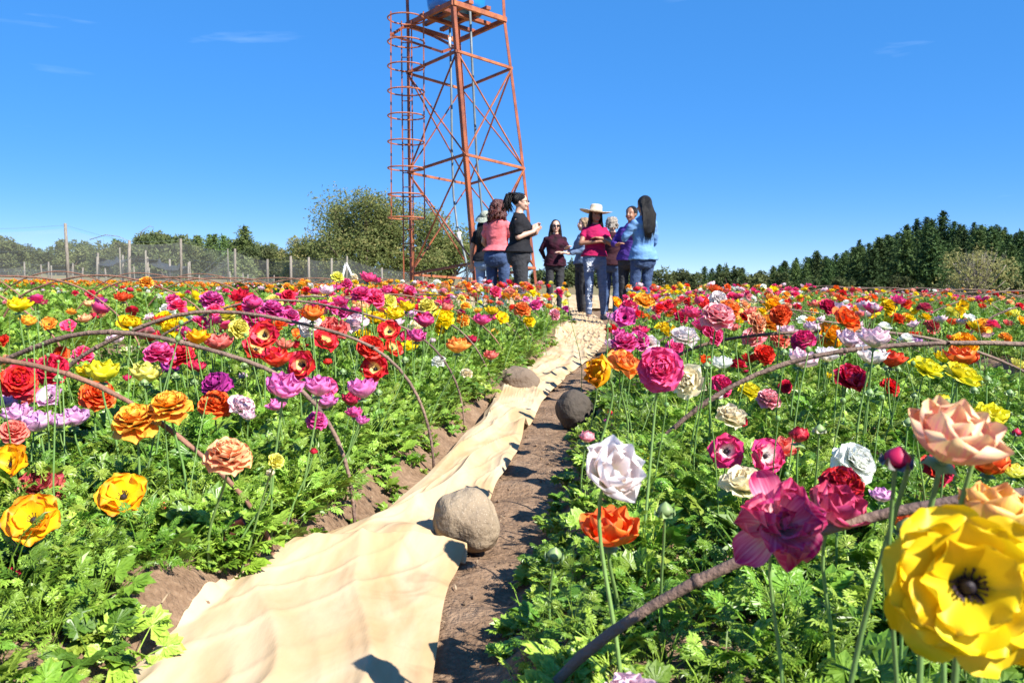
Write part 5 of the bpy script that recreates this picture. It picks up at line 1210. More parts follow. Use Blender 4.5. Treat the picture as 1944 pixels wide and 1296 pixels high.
def tuft(mb, c, s, rnd, n=4, flat=.6):
    for k in range(n):
        d = Vector((rnd.gauss(0, 1), rnd.gauss(0, 1), rnd.gauss(0, flat))); d.normalize(); u = d.cross(Vector((rnd.gauss(0, 1), rnd.gauss(0, 1), rnd.gauss(0, 1)))).normalized()
        b = c+d*s*rnd.uniform(-.2, .4); mb.add([b-u*s*.28, b+u*s*.28, b+d*s*rnd.uniform(.7, 1.2)+Vector((0, 0, s*.1))], [(0, 1, 2)])
def pine_mesh(seed, H=7.5, W=2.1, whorls=22, per=7, dense=1.0, pw=.62):
    rnd = random.Random(seed); cr = MB(); tr = MB(); tr.tube([(0, 0, -.5), (rnd.uniform(-.1, .1), 0, H*.5), (0, 0, H*.98)], [.16, .10, .02], 6)
    for i in range(whorls):
        t = (i+.5)/whorls; z = H*(.07+.93*t); rad = W*((1-t)**pw)*rnd.uniform(.75, 1.15)*(min(1, .55+t*3)); nb = max(4, int(per*(1-.35*t)))
        a0 = rnd.uniform(0, 6.28)
        for k in range(nb):
            a = a0+2*math.pi*k/nb+rnd.uniform(-.3, .3); rr = rad*rnd.uniform(.6, 1.15); steps = max(2, int(rr/.32)); up = rnd.uniform(.12, .42)
            for j in range(steps+1):
                f = (j+.35)/(steps+.35); p = Vector((math.cos(a)*rr*f, math.sin(a)*rr*f, z+rr*f*up-rr*f*f*.25))
                tuft(cr, p+Vector((rnd.gauss(0, .09), rnd.gauss(0, .09), rnd.gauss(0, .09))), .62*(1-.3*f)*(.75+.25*(1-t)), rnd, 4, .75)
    for k in range(5): tuft(cr, Vector((0, 0, H*(.95+.012*k))), .3, rnd, 3, 2)
    return cr.mesh('crown', False), tr.mesh('trunk')
def round_mesh(seed, H, W, lobes, leaves, ls, trunk_h=.25, m=None, gold=0.0, low=0.1):
    rnd = random.Random(seed); cr = MB(); tr = MB(); L_ = []
    for k in range(lobes):
        a = rnd.uniform(0, 6.28); r = W*.5*math.sqrt(rnd.random())*.85; z = H*rnd.uniform(low+.18, .88); f = math.sqrt(max(.12, 1-((z/H-.42)/.62)**2)); L_.append((Vector((math.cos(a)*r*f, math.sin(a)*r*f, z)), W*rnd.uniform(.13, .22)))
    for (c, r) in L_:
        tr.tube([(0, 0, -.3), Vector((c.x*.2, c.y*.2, H*trunk_h)), c*.75+Vector((0, 0, 0)), c], [W*.028, W*.02, W*.010, W*.004], 5)
    for i in range(leaves):
        c, r = rnd.choice(L_); d = Vector((rnd.gauss(0, 1), rnd.gauss(0, 1), rnd.gauss(0, 1))).normalized(); q = c+Vector((d.x, d.y, d.z*.95))*r*(rnd.random()**.4)*rnd.uniform(.85, 1.25)
        if q.z < H*low: continue
        n0 = len(cr.f); tuft(cr, q, ls*rnd.uniform(.7, 1.3), rnd, 3, .8)
        if gold and d.z > .0 and rnd.random() < gold: cr.m[n0:] = [1]*(len(cr.f)-n0)
    return cr.mesh('crown', False), tr.mesh('trunk')
PINES = [pine_mesh(i, 7.5*random.Random(i).uniform(.9, 1.1), 2.5+.9*random.Random(i+9).random(), 20+i % 3*2, 8, 1.0, .62 if i % 2 else .42) for i in range(6)]
EUCS = [round_mesh(30+i, 6.5, 5.6, 22, 2600, .42, .3, low=.04) for i in range(4)]
SHR = [round_mesh(60+i, 2.4, 3.2, 9, 650, .26, .1, low=.02) for i in range(3)]
def plant(name, meshes, mats, loc, s, rz, label, cat, group, sz=1.0):
    e = empty(name, loc, rz, label, cat, group); e.scale = (s, s, s*sz)
    for me, nm, m_ in ((meshes[0], 'crown', mats[0]), (meshes[1], 'trunk', mats[1])):
        if len(me.materials) == 0:
            for q in (m_ if isinstance(m_, (list, tuple)) else [m_]): me.materials.append(q)
        o = link_mesh(nm, me, None, e)
        if not isinstance(m_, (list, tuple)): oslot(o, m_)
    return e
rt = random.Random(77)
# pine hill on one side: skyline trees one can point to, then the slope
SKY = [(1280, 512, 'lone wide dark conifer at the low end of the pine wood'), (1291, 519, ''), (1338, 504, 'thin dark conifer, first of the three beyond the lone wide one'), (1352, 507, ''), (1366, 500, 'middle conifer of the three spiky ones past the women'), (1394, 503, ''), (1408, 506, ''), (1427, 519, ''),
       (1442, 512, 'small dark pine where the wood begins to rise'), (1468, 502, ''), (1490, 493, ''), (1512, 487, ''), (1532, 485, ''), (1551, 474, 'pointed pine on the rising skyline above the lone red bloom'), (1568, 484, ''), (1588, 478, ''), (1607, 474, ''),
       (1632, 453, 'spire-topped pine standing proud halfway up the skyline'), (1650, 458, ''), (1668, 449, ''), (1684, 443, ''), (1704, 438, ''), (1722, 424, ''), (1741, 412, ''), (1760, 408, 'broad dark pine one below the highest treetop'), (1791, 398, 'highest pine on the crest of the wooded hill'), (1812, 418, ''), (1830, 424, ''),
       (1850, 420, 'narrow spire pine just past the highest treetop'), (1868, 432, ''), (1892, 424, 'twin-topped pine on the falling skyline'), (1908, 430, ''), (1930, 440, ''), (1950, 436, ''), (1990, 450, ''), (2040, 455, '')]
POOL = 'dark pine standing in the close-grown wood on the hill'
k = 0; last = 'the women'; cnt = 0; ORD = ('first', 'second', 'third', 'fourth', 'fifth', 'sixth', 'seventh', 'eighth', 'ninth')
SHORT = {1280: 'the lone wide conifer', 1338: 'the thin first of three', 1366: 'the middle of three spiky ones', 1442: 'the pine where the wood starts rising', 1551: 'the pointed one above the lone red bloom', 1632: 'the spire-topped one', 1760: 'the broad one by the crest', 1791: 'the highest one', 1850: 'the narrow spire past the crest', 1892: 'the twin-topped one'}
for (px, py, lab) in SKY:
    if lab: last = SHORT[px]; cnt = 0
    else: lab2 = f'{ORD[cnt]} dark skyline pine to the right of {last}'; cnt += 1
    d = 150 if px > 1600 else 135 if px > 1430 else 118
    d += rt.uniform(-6, 6); top = at(px, py, d); gz = float(ground_z(top.x, d, False)); h = top.z-gz
    me = PINES[k % 6]; k += 1; H0 = max(v.co.z for v in me[0].vertices); s = max(.35, min(1.5, h/H0)); loc = (top.x, d, top.z-H0*s)
    if loc[2] > gz: loc = (top.x, d, gz); s = (top.z-gz)/H0
    plant('pine_tree', me, (pine_m, trunk_m), (loc[0], loc[1], min(loc[2], gz)), s, rt.uniform(0, 6.28), lab or lab2, 'tree', 'pines of the wooded hill')
for row, (d, n, x0, x1) in enumerate(((143, 30, 40, 106), (134, 24, 38, 98), (124, 22, 32, 92), (113, 19, 26, 84), (102, 17, 28, 76))):
    for i in range(n):
        x = x0+(x1-x0)*(i+rt.uniform(.15, .85))/n; y = d+rt.uniform(-4, 4); gz = float(ground_z(x, y, False)); s = rt.choice((rt.uniform(.6, .9), rt.uniform(.9, 1.5)))
        px = project((x, y, gz))[0]
        if px < 1500: s *= .55+.2*rt.random()
        # keep below the skyline seen in the photograph
        sky_y = np.interp(px, [q[0] for q in SKY], [q[1] for q in SKY])
        while s > .3 and project((x, y, gz+7.3*s))[1] < sky_y+6: s *= .9
        plant('pine_tree', PINES[k % 6], (pine_m if rt.random() < .72 else pine_l, trunk_m), (x, y, gz-.2), s, rt.uniform(0, 6.28), POOL if row else 'dark pine standing just below the skyline of the wooded hill', 'tree', 'pines on the slope of the hill' if row else 'pines below the skyline'); k += 1
# rough scrub at the foot of the hill
BO = ('first', 'second', 'third', 'fourth', 'fifth', 'sixth', 'seventh', 'eighth', 'ninth', 'tenth', 'eleventh', 'twelfth', 'thirteenth', 'fourteenth')
for i, (px, d, s) in enumerate([(1262, 62, .8), (1300, 70, .9), (1330, 66, .7), (1385, 74, 1.0), (1430, 72, .9), (1480, 78, .8), (1540, 70, .6), (1600, 76, .7), (1655, 66, .5), (1710, 74, .7), (1755, 60, .55), (1800, 70, .7), (1920, 62, .6), (1960, 60, .5), (1040, 85, 1.2), (1075, 80, 1.1), (1100, 92, 1.2), (1135, 84, 1.0), (1170, 80, 1.1), (1215, 76, .9), (960, 70, 1.0)]):
    x = at(px, 560, d).x; gz = float(ground_z(x, d, False))
    plant('scrub_bush', SHR[i % 3], (shr_m, trunk_m), (x, d, gz-.1), s, rt.uniform(0, 6.28), f'low scrub bush at the foot of the pine hill, {BO[i]} from the women' if px > 1240 else f'low green bush seen past the standing women, {BO[i-13]} in its row', 'bush', 'scrub at the foot of the hill' if px > 1240 else 'bushes behind the women')
# bare willow with yellow twigs
x = at(1853, 560, 44).x; wm = round_mesh(91, 3.6, 4.4, 26, 1500, .13, .2, low=.05); ewil = plant('willow_tree', wm, (wil_m, trunk_p), (x, 44, float(ground_z(x, 44, False))-.05), .88, 0, 'pale leafless willow with fine yellow twigs in front of the dark pines', 'tree', None)
br = MB(); rwil = random.Random(8)
for i in range(90):
    a = rwil.uniform(0, 6.28); lean = rwil.uniform(.05, .55); p = Vector((rwil.gauss(0, .15), rwil.gauss(0, .15), 0)); pts = [p.copy()]
    for j in range(4): p = p+Vector((math.cos(a)*lean, math.sin(a)*lean, 1))*rwil.uniform(.6, .95); lean *= .9; pts.append(p.copy()); 
    br.tube(pts, [.03, .022, .014, .008, .003], 4)
br.build('twigs', trunk_p, ewil)
# gum and pine wood on the other side
LS = [(-20, 478, 'e'), (18, 470, 'p'), (40, 474, 'e'), (75, 466, 'p'), (97, 462, 'p'), (120, 474, 'e'), (150, 468, 'e'), (178, 466, 'e'), (196, 470, 'e'), (218, 450, 'p'), (234, 460, 'p'), (262, 446, 'e'), (282, 436, 'e'), (303, 431, 'e'), (322, 434, 'e'), (345, 446, 'e'), (358, 442, 'e'), (376, 444, 'p'),
      (398, 440, 'p'), (408, 438, 'p'), (424, 440, 'p'), (448, 442, 'e'), (464, 423, 'p'), (478, 446, 'e'), (500, 456, 'e'), (520, 462, 'e'), (538, 478, 'e'), (552, 482, 'e'), (575, 490, 'e'), (1020, 520, 'e'), (1060, 528, 'e')]
names = {18: 'small conifer at the near end of the wood behind the fence', 75: 'pointed conifer, first of a pair above the tallest fence post', 97: 'pointed conifer, second of a pair above the tallest fence post', 218: 'tall dark conifer rising over the black shade netting', 303: 'broad olive gum tree forming the first hump of the wood', 464: 'tallest conifer of the wood, its tip clear of the rest', 408: 'dark spire conifer between the humps of the wood', 322: 'olive gum tree on the shoulder of the hump'}
gl = 'the frame edge'; gc = 0
GS = {18: 'the small near conifer', 75: 'the first pointed conifer', 97: 'the second pointed conifer', 218: 'the conifer over the shade netting', 303: 'the broad gum hump', 464: 'the tallest conifer', 408: 'the dark spire between humps', 322: 'the shoulder gum'}
for i, (px, py, ty) in enumerate(LS):
    if px in names: gl = GS[px]; gc = 0
    else: gc += 1
    d = 88+rt.uniform(-8, 8); top = at(px, py, d); gz = float(ground_z(top.x, d, False)); me = (PINES if ty == 'p' else EUCS)[i % 4]; H0 = max(v.co.z for v in me[0].vertices); s = max(.3, (top.z-gz)/H0)
    lab = names.get(px) or (f'dark conifer behind the wire fence, {BO[gc-1]} past {gl}' if ty == 'p' else f'olive gum tree behind the wire fence, {BO[gc-1]} past {gl}')
    plant('conifer_tree' if ty == 'p' else 'gum_tree', me, ((pine_l if ty == 'p' else euc_m), trunk_m), (top.x, d, gz-.1), s, rt.uniform(0, 6.28), lab, 'tree', None if names.get(px) else ('conifers behind the fence' if ty == 'p' else 'gum trees behind the fence'))
for i in range(26):
    px = -40+i*24+rt.uniform(-8, 8); d = 66+rt.uniform(-8, 8); x = at(px, 520, d).x; gz = float(ground_z(x, d, False))
    plant('gum_bush', EUCS[i % 4] if i % 3 else SHR[i % 3], (euc_m if i % 2 else shr_m, trunk_m), (x, d, gz-.4), rt.uniform(.38, .58) if i % 3 else rt.uniform(.8, 1.3), rt.uniform(0, 6.28), 'grey-green bush in the thicket just behind the wire fence', 'bush', 'bushes of the thicket behind the fence')
# the big wattle by the tower, three crowns grown together
for i, (px, py, d, wpx, sd, lab) in enumerate([(690, 366, 52, 235, 401, 'large olive wattle tree with feathery sprays, tallest beside the tower'), (790, 395, 53, 190, 402, 'wattle tree seen through the lattice of the tower'), (580, 452, 54, 105, 403, 'lower dark wattle at the edge of the large one'), (636, 385, 56, 120, 404, 'pale-topped wattle shoulder between the low wattle and the large one'), (855, 430, 54, 120, 405, 'wattle bush behind the foot of the tower')]):
    top = at(px, py, d); H = top.z+.1; W = wpx*d/F_PX
    plant('wattle_tree', round_mesh(sd, H, W, 34 if wpx > 150 else 20, 12000 if wpx > 150 else 5000, .135, .2, gold=.35, low=.0), ([aca_m, gold_m], trunk_m), (top.x, d, -.1), 1, 0, lab, 'tree', None)
# ------------------------------------------------------------------ people
def cloth_mat(name, c, c2=None, sc_=14, rough=.85, bump=.4, stretch=None, bs=26): return mat(name, c, rough, sc_, .25, col2=c2, bump=bump, bump_scale=bs, spec=.2, stretch=stretch, sheen=.0)
skin_a = mat('skin_warm', (.50, .26, .165), .5, 6, .12, transl=0.0); skin_b = mat('skin_tan', (.34, .165, .10), .5, 6, .12); skin_c = mat('skin_fair', (.60, .36, .26), .5, 6, .1)
hair_black = mat('hair_black', (.007, .006, .006), .42, 50, .3, stretch=(12, 12, .6), bump=.6, bump_scale=50, spec=.3); hair_auburn = mat('hair_auburn', (.10, .022, .014), .45, 30, .5, bump=.8, bump_scale=70); hair_brown = mat('hair_dark_brown', (.014, .008, .006), .5, 40, .4, stretch=(12, 12, .8), bump=.5, bump_scale=50, spec=.25)
hair_blond = mat('hair_sandy', (.36, .24, .13), .6, 40, .5, bump=.8, bump_scale=70); hair_grey = mat('hair_grey_brown', (.17, .14, .11), .6, 40, .6, col2=(.42, .37, .31), bump=.9, bump_scale=80)
eye_m = mat('eye_dark', (.02, .012, .01), .2); lip_m = mat('lips', (.36, .09, .085), .45); lens_m = mat('lens_dark', (.012, .010, .012), .12); belt_m = mat('belt_leather', (.02, .017, .015), .5)
jean = mat('denim_blue', (.024, .048, .12), .9, 9, .4, col2=(.05, .09, .19), bump=.5, bump_scale=40); jean_l = mat('denim_light', (.22, .33, .50), .9, 9, .3, bump=.5, bump_scale=40); jean_k = mat('denim_black', (.016, .017, .020), .9, 12, .4, col2=(.030, .031, .036), bump=.5, bump_scale=40)
jean_rip = mat('denim_ripped', (.085, .125, .21), .9, 16, 0, col2=(.14, .19, .30), bump=.6, bump_scale=40, stretch=(1, 1, 3))
def remesh(mb, name, vox, it=6, fac=.5, disp=0.0, seed=0, decim=None):
    me = mb.mesh(name); o = bpy.data.objects.new(name, me); COL.objects.link(o)
    m = o.modifiers.new('r', 'REMESH'); m.mode = 'VOXEL'; m.voxel_size = vox
    m2 = o.modifiers.new('s', 'SMOOTH'); m2.iterations = it; m2.factor = fac
    dg = bpy.context.evaluated_depsgraph_get(); me2 = bpy.data.meshes.new_from_object(o.evaluated_get(dg)); bpy.data.objects.remove(o); bpy.data.meshes.remove(me)
    if disp:
        n = len(me2.vertices); co = np.empty(n*3, dtype=np.float32); me2.vertices.foreach_get('co', co); co = co.reshape(-1, 3); no = np.empty(n*3, dtype=np.float32); me2.vertices.foreach_get('normal', no); no = no.reshape(-1, 3)
        f = fbm(co[:, 0]*9+co[:, 2]*5+seed, co[:, 2]*16+co[:, 1]*7, 3, 2)+.5*fbm(co[:, 1]*16+seed, co[:, 2]*26+co[:, 0]*12, 2, 4)
        co += no*(f*disp)[:, None]; me2.vertices.foreach_set('co', co.ravel()); me2.update()
    me2.name = name; smooth(me2); return me2
def cap(mb, a, b, r0, r1, n=8, seg=14, sx=1, sy=1):
    """tapered capsule"""
    a = Vector(a); b = Vector(b); mb.tube([a.lerp(b, i/n) for i in range(n+1)], [r0+(r1-r0)*i/n for i in range(n+1)], seg); mb.ell(a, (r0,)*3, 12, 8); mb.ell(b, (r1,)*3, 12, 8)
def V3(*a): return Vector(a)
def person(key, px, head_top, d, H, yaw, label, skin, arms, girth=1.0, top=None, bottoms=None, hair=None, legs=None, extra=None, sleeve=.5, tlen=.86, boots=None, lean=0.0, headturn=0.0):
    """built facing -Y, 1.62 m tall, feet on z=0, then scaled and turned"""
    s = H/1.62; pos = at(px, head_top, d); gz = float(ground_z(pos.x, d, False)); s = (pos.z-gz)/1.62 if True else s
    e = empty('person', (pos.x, d, gz), yaw, label, 'person'); e.scale = (s, s, s); g = girth
    hx = .088*g; lg = legs or {}
    foot = {k: V3(*lg.get(k, (sg*.085, 0, .045))) for k, sg in (('l', 1), ('r', -1))}
    hip = {'l': V3(hx, .0, .86), 'r': V3(-hx, .0, .86)}
    knee = {k: (hip[k]+foot[k])/2+V3(0, -.03, .03) for k in 'lr'}
    sh = {'l': V3(.148*min(g, 1.12), .012, 1.285), 'r': V3(-.148*min(g, 1.12), .012, 1.285)}
    b = MB()
    torso = [(.80, 0, .012, .150*g, .112*g), (.87, 0, .015, .168*g, .122*g), (.94, 0, .01, .158*g, .112*g), (1.02, 0, 0, .130*g, .098*g), (1.09, 0, 0, .128*g, .097*g), (1.17, 0, -.008, .143*g, .112*g), (1.23, 0, -.010, .152*g, .112*g), (1.285, 0, .003, .152, .095), (1.325, 0, .010, .122, .074), (1.362, 0, .014, .068, .055), (1.42, 0, .010, .047, .048), (1.47, 0, .0, .045, .047)]
    b.loft(torso, 24)
    # head: skull, face, jaw, nose, ears
    hc = V3(0, -.008, 1.515); Rh = Matrix.Rotation(headturn, 3, 'Z')
    b.ell(hc+V3(0, .012, .018), (.074, .090, .088), 18, 12); b.ell(hc+Rh @ V3(0, -.022, -.028), (.060, .064, .078), 16, 12); b.ell(hc+Rh @ V3(0, -.055, -.082), (.028, .026, .022), 10, 8)
    b.ell(hc+Rh @ V3(0, -.094, -.020), (.011, .016, .020), 8, 6); b.ell(hc+Rh @ V3(0, -.088, .004), (.007, .010, .02), 8, 6)
    for sg in (-1, 1): b.ell(hc+Rh @ V3(sg*.072, .006, -.012), (.010, .017, .028), 8, 6); b.ell(hc+Rh @ V3(sg*.033, -.068, -.035), (.022, .018, .02), 8, 6)
    for k in 'lr':
        cap(b, hip[k], knee[k], .082*g, .052*g); cap(b, knee[k], foot[k]+V3(0, 0, .03), .053*g, .033); b.ell(knee[k].lerp(foot[k], .3)+V3(0, .015, 0), (.05*g, .054*g, .10), 12, 8)
        cap(b, foot[k]+V3(0, .03, -.012), foot[k]+V3(0, -.13, -.022), .033, .026); 
    hands = {}
    for k in 'lr':
        el, wr, hd = (V3(*q) for q in arms[k]); cap(b, sh[k], el, .046*(.6+.4*g), .036*(.6+.4*g)); cap(b, el, wr, .037*(.6+.4*g), .024); b.ell(sh[k]+V3(0, 0, .0), (.047, .047, .046), 12, 8)
        # palm and five fingers
        f = (hd-wr).normalized(); sd = f.cross(V3(0, 0, 1)); sd = sd.normalized() if sd.length > .2 else V3(1, 0, 0); nrm = sd.cross(f).normalized(); pl_ = wr+f*.085
        cap(b, wr, wr+f*.03, .023, .024, 3, 10); b.ell(wr+f*.055, (.0,)*3 if False else (.036, .036, .036), 10, 8) if False else cap(b, wr+f*.03-sd*.012, pl_-sd*.02, .020, .015, 3, 10)
        cap(b, wr+f*.03+sd*.012, pl_+sd*.02, .020, .015, 3, 10)
        for q, (o, l) in enumerate(((-.030, .060), (-.010, .072), (.010, .068), (.030, .052))):
            a0 = pl_+sd*o; m0 = a0+(f+nrm*-.25).normalized()*l*.55; cap(b, a0, m0, .0098, .009, 2, 8); cap(b, m0, m0+(f+nrm*-.8).normalized()*l*.5, .009, .0075, 2, 8)
        sgn = -1 if k == 'l' else 1; t0 = wr+f*.035+sd*sgn*.02; t1 = t0+(f*.7+sd*sgn*.8).normalized()*.04; cap(b, t0, t1, .011, .010, 2, 8); cap(b, t1, t1+(f+sd*sgn*.25).normalized()*.028, .010, .008, 2, 8)
    me = remesh(b, 'body', .0085, 3, .5); me.materials.append(skin); link_mesh('body', me, None, e)
    # face features
    for sg in (-1, 1):
        q = MB(); q.ell(hc+Rh @ V3(sg*.030, -.080, .004), (.012, .006, .006), 8, 6); q.build('eye', eye_m, e)
        q = MB(); q.tube([hc+Rh @ V3(sg*.014, -.086, .020), hc+Rh @ V3(sg*.03, -.084, .026), hc+Rh @ V3(sg*.046, -.072, .020)], [.003, .0035, .002], 5); q.build('eyebrow', hair_black, e)
    q = MB(); q.ell(hc+Rh @ V3(0, -.084, -.052), (.021, .007, .008), 10, 6); q.build('mouth', lip_m, e)
    # trousers
    tm = MB(); tm.loft([(.735, 0, .01, .11*g+.012, .09*g), (.80, 0, .012, .156*g+.010, .118*g+.01), (.87, 0, .015, .174*g+.008, .128*g+.009), (.94, 0, .01, .163*g+.008, .118*g+.008), (.985, 0, .004, .148*g+.006, .108*g+.006)], 24)
    for k in 'lr':
        cap(tm, hip[k], knee[k], .092*g, .062*g); cap(tm, knee[k], foot[k]+V3(0, .0, .055), .062*g, .046); tm.ell(knee[k].lerp(foot[k], .3)+V3(0, .016, 0), (.058*g, .062*g, .12), 12, 8); tm.ell(hip[k]+V3(0, .055, -.03), (.082*g, .075*g, .09), 12, 8)
    me = remesh(tm, 'trousers', .010, 4, .5, .010, px); me.materials.append(bottoms); tro = link_mesh('trousers', me, None, e)
    bt = MB(); bt.loft([(.965, 0, .004, .153*g+.006, .112*g+.007), (.992, 0, .004, .150*g+.006, .110*g+.007)], 24); bt.build('waistband', bottoms, tro)
    # shirt
    sm_ = MB(); z0 = tlen; sh_r = [(z0, 0, .015, .172*g+.032, .128*g+.036)]
    for (z, cx, cy, rx, ry) in torso:
        if z > z0+.02 and z < 1.36: sh_r.append((z, cx, cy, rx+(.030 if z < .96 else .016), ry+(.034 if z < .96 else .016)))
    sh_r[1:1] = [] ; sh_r.append((1.382, 0, .014, .068, .058)); sm_.loft(sh_r, 28)
    for sg in (-1, 1): sm_.ell((sg*.062*g, -.085*g, 1.20), (.062*g, .050*g, .058*g), 12, 8)
    for k in 'lr':
        el, wr, hd = (V3(*q) for q in arms[k]); w1 = .057*(.6+.4*g); sm_.ell(sh[k]+V3(0, 0, -.004), (.058, .060, .056), 12, 8)
        if sleeve <= 1: cap(sm_, sh[k], sh[k].lerp(el, sleeve), w1, .053*(.6+.4*g))
        else: cap(sm_, sh[k], el, w1, .046*(.6+.4*g)); cap(sm_, el, el.lerp(wr, sleeve-1), .046*(.6+.4*g), .034)
    me = remesh(sm_, 'shirt', .0095, 3, .5, .014, px*1.7); me.materials.append(top); link_mesh('shirt', me, None, e)
    # footwear
    for k in 'lr':
        f = MB(); cap(f, foot[k]+V3(0, .035, -.008), foot[k]+V3(0, -.135, -.018), .038, .032); 
        if boots == 'boot': cap(f, foot[k]+V3(0, .01, 0), foot[k]+V3(0, .0, .16), .045, .052)
        f.bar(foot[k]+V3(0, .065, -.040), foot[k]+V3(0, -.165, -.040), .07, .012); me = remesh(f, 'shoe', .009, 2); me.materials.append(belt_m if boots else mat('shoe_tan', (.25, .17, .12), .7)); link_mesh('shoe', me, None, e)
    # hair
    hb = MB(); hr = random.Random(int(px)); st_ = MB()
    style, hm = hair
    hb.ell(hc+V3(0, .026, .030), (.086, .094, .088), 18, 12)
    if style == 'long':      # straight, down the back to the waist
        hb.loft([(1.16, 0, .125*g+.015, .040, .018), (1.24, 0, .12*g+.015, .062, .026), (1.34, 0, .100, .080, .040), (1.44, 0, .075, .086, .056), (1.53, 0, .03, .086, .080)], 20)
        for i in range(110):
            a = hr.uniform(-1, 1); x = a*.082; b0 = hc+V3(x, .03+.07*math.sqrt(max(0, 1-a*a)), .06*math.sqrt(max(0, 1-a*a))); st_.tube([b0, V3(x*1.12, .135, 1.40), V3(x*.95+hr.gauss(0, .010), .150*g, 1.25), V3(x*.65+hr.gauss(0, .014), .15*g, 1.13+hr.uniform(-.07, .07))], [.005, .006, .006, .001], 4)
    elif style == 'side':    # long, parted, over the shoulders and framing the face
        for sg in (-1, 1):
            hb.loft([(1.25, sg*.095, .0, .030, .030), (1.36, sg*.088, .012, .036, .045), (1.46, sg*.076, .015, .030, .055), (1.55, sg*.060, .01, .035, .06)], 12)
            for i in range(16): q = hr.uniform(-.03, .05); st_.tube([hc+V3(sg*.05, q-.02, .08), hc+V3(sg*.088, q, 0), V3(sg*.10, q-.01, 1.36), V3(sg*(.10+hr.uniform(-.02, .02)), -.03+q, 1.22+hr.uniform(-.05, .03))], [.005, .007, .007, .002], 4)
        hb.loft([(1.30, 0, .085, .09, .03), (1.42, 0, .07, .09, .045), (1.52, 0, .05, .085, .05)], 14)
    elif style == 'curly':
        for i in range(150):
            a = hr.uniform(0, 2*math.pi); z = hr.uniform(-.17, .10); rr = (.088 if z > -.03 else .105)*math.sqrt(max(.15, 1-(max(z, 0)/.12)**2)); y = math.sin(a)*rr+.035
            if y < -.035 and z < .06: continue
            hb.ell(hc+V3(math.cos(a)*rr, y, z), (.026, .026, .026), 6, 5)
            st_.tube([hc+V3(math.cos(a)*rr, y, z), hc+V3(math.cos(a)*rr*1.22+hr.gauss(0, .01), y*1.2+hr.gauss(0, .01), z-.02), hc+V3(math.cos(a)*rr*1.12, y*1.15, z-.055)], [.010, .008, .003], 4)
    elif style == 'short':
        for i in range(110):
            a = hr.uniform(0, 2*math.pi); z = hr.uniform(-.07, .11); rr = .09*math.sqrt(max(.1, 1-(max(z, 0)/.125)**2)); y = math.sin(a)*rr+.022
            if y < -.03 and z < .055: continue
            p = hc+V3(math.cos(a)*rr, y, z); st_.tube([p, p+V3(math.cos(a)*.018+hr.gauss(0, .008), .012, hr.uniform(-.03, .02))], [.010, .004], 4); hb.ell(p, (.02,)*3, 6, 4)
    elif style == 'pony':
        hb.ell(hc+V3(0, .075, .092), (.030, .032, .030), 10, 8)
        for i in range(60):
            q = V3(hr.gauss(0, .018), hr.gauss(0, .018), hr.gauss(0, .012)); c = hc+V3(0, .085, .09)+q; st_.tube([c, c+V3(q.x, .055, .0), c+V3(q.x*1.6, .085, -.09), c+V3(q.x*1.8, .075+q.y, -.19+hr.uniform(-.03, .03))], [.007, .009, .009, .003], 4)
    elif style == 'tied':
        hb.ell(hc+V3(0, .10, -.01), (.035, .035, .04), 10, 8)
    me = remesh(hb, 'hair', .011, 3, .5, .008, px); me.materials.append(hm); ho = link_mesh('hair', me, None, e)
    if st_.v: st_.build('hair_strands', hm, ho)
    if extra: extra(e, hc, Rh)
    return e
def hanging(k, g=1.0, out=.24): s = 1 if k == 'l' else -1; return ((s*(out-.02)*g, .02, 1.06), (s*out*g, -.02, .85), (s*out*g, -.05, .72))
folded = {'r': ((-.225, -.07, 1.10), (-.03, -.175, 1.12), (.10, -.165, 1.12)), 'l': ((.225, -.07, 1.10), (.05, -.19, 1.17), (-.10, -.15, 1.19))}
def straw_hat(e, hc, Rh):
    m = MB(); c = hc+V3(0, .01, .035); n = 40; V = []; F = []
    prof = [(0.0, .115), (.055, .118), (.078, .108), (.085, .09), (.092, .012), (.13, .004), (.19, .002), (.235, .014), (.238, .010), (.19, -.004), (.13, -.002), (.086, .002)]
    for (r, z) in prof:
        for k in range(n):
            a = 2*math.pi*k/n; V.append(c+V3(r*math.cos(a), r*math.sin(a)*1.02, z+.012*math.cos(2*a)*(r/.2)**2))
    for i in range(len(prof)-1):
        for k in range(n): k2 = (k+1) % n; F.append((i*n+k, (i+1)*n+k, (i+1)*n+k2, i*n+k2))
    m.add(V, F); h = m.mesh('straw_hat'); h.materials.append(mat('straw', (.66, .55, .39), .85, 60, .25, bump=.4, bump_scale=90)); o = link_mesh('straw_hat', h, None, e)
    o.matrix_local = Matrix.Translation(c) @ Matrix.Rotation(R(5), 4, 'Y') @ Matrix.Translation(-c)
    b = MB(); b.tube([c+V3(.0945*math.cos(2*math.pi*k/28), .096*math.sin(2*math.pi*k/28), .02) for k in range(29)], .007, 5, False); b.build('hat_band', mat('hat_band', (.30, .23, .15), .8), o)
def glasses(dark, rnd_=False):
    def f(e, hc, Rh):
        m = MB()
        for sg in (-1, 1):
            c = hc+Rh @ V3(sg*.031, -.094, .002)
            if dark: m.ell(c, (.026, .006, .021), 12, 8)
            else: m.tube([c+Rh @ V3(.022*math.cos(a), 0, .017*math.sin(a)) for a in np.linspace(0, 6.283, 15)], .0028, 4, False)
            m.tube([c+Rh @ V3(sg*.024, .002, .004), hc+Rh @ V3(sg*.078, -.01, .004)], .003, 4)
        m.tube([hc+Rh @ V3(-.008, -.100, .004), hc+Rh @ V3(.008, -.100, .004)], .003, 4)
        m.build('sunglasses' if dark else 'glasses', lens_m, e)
    return f
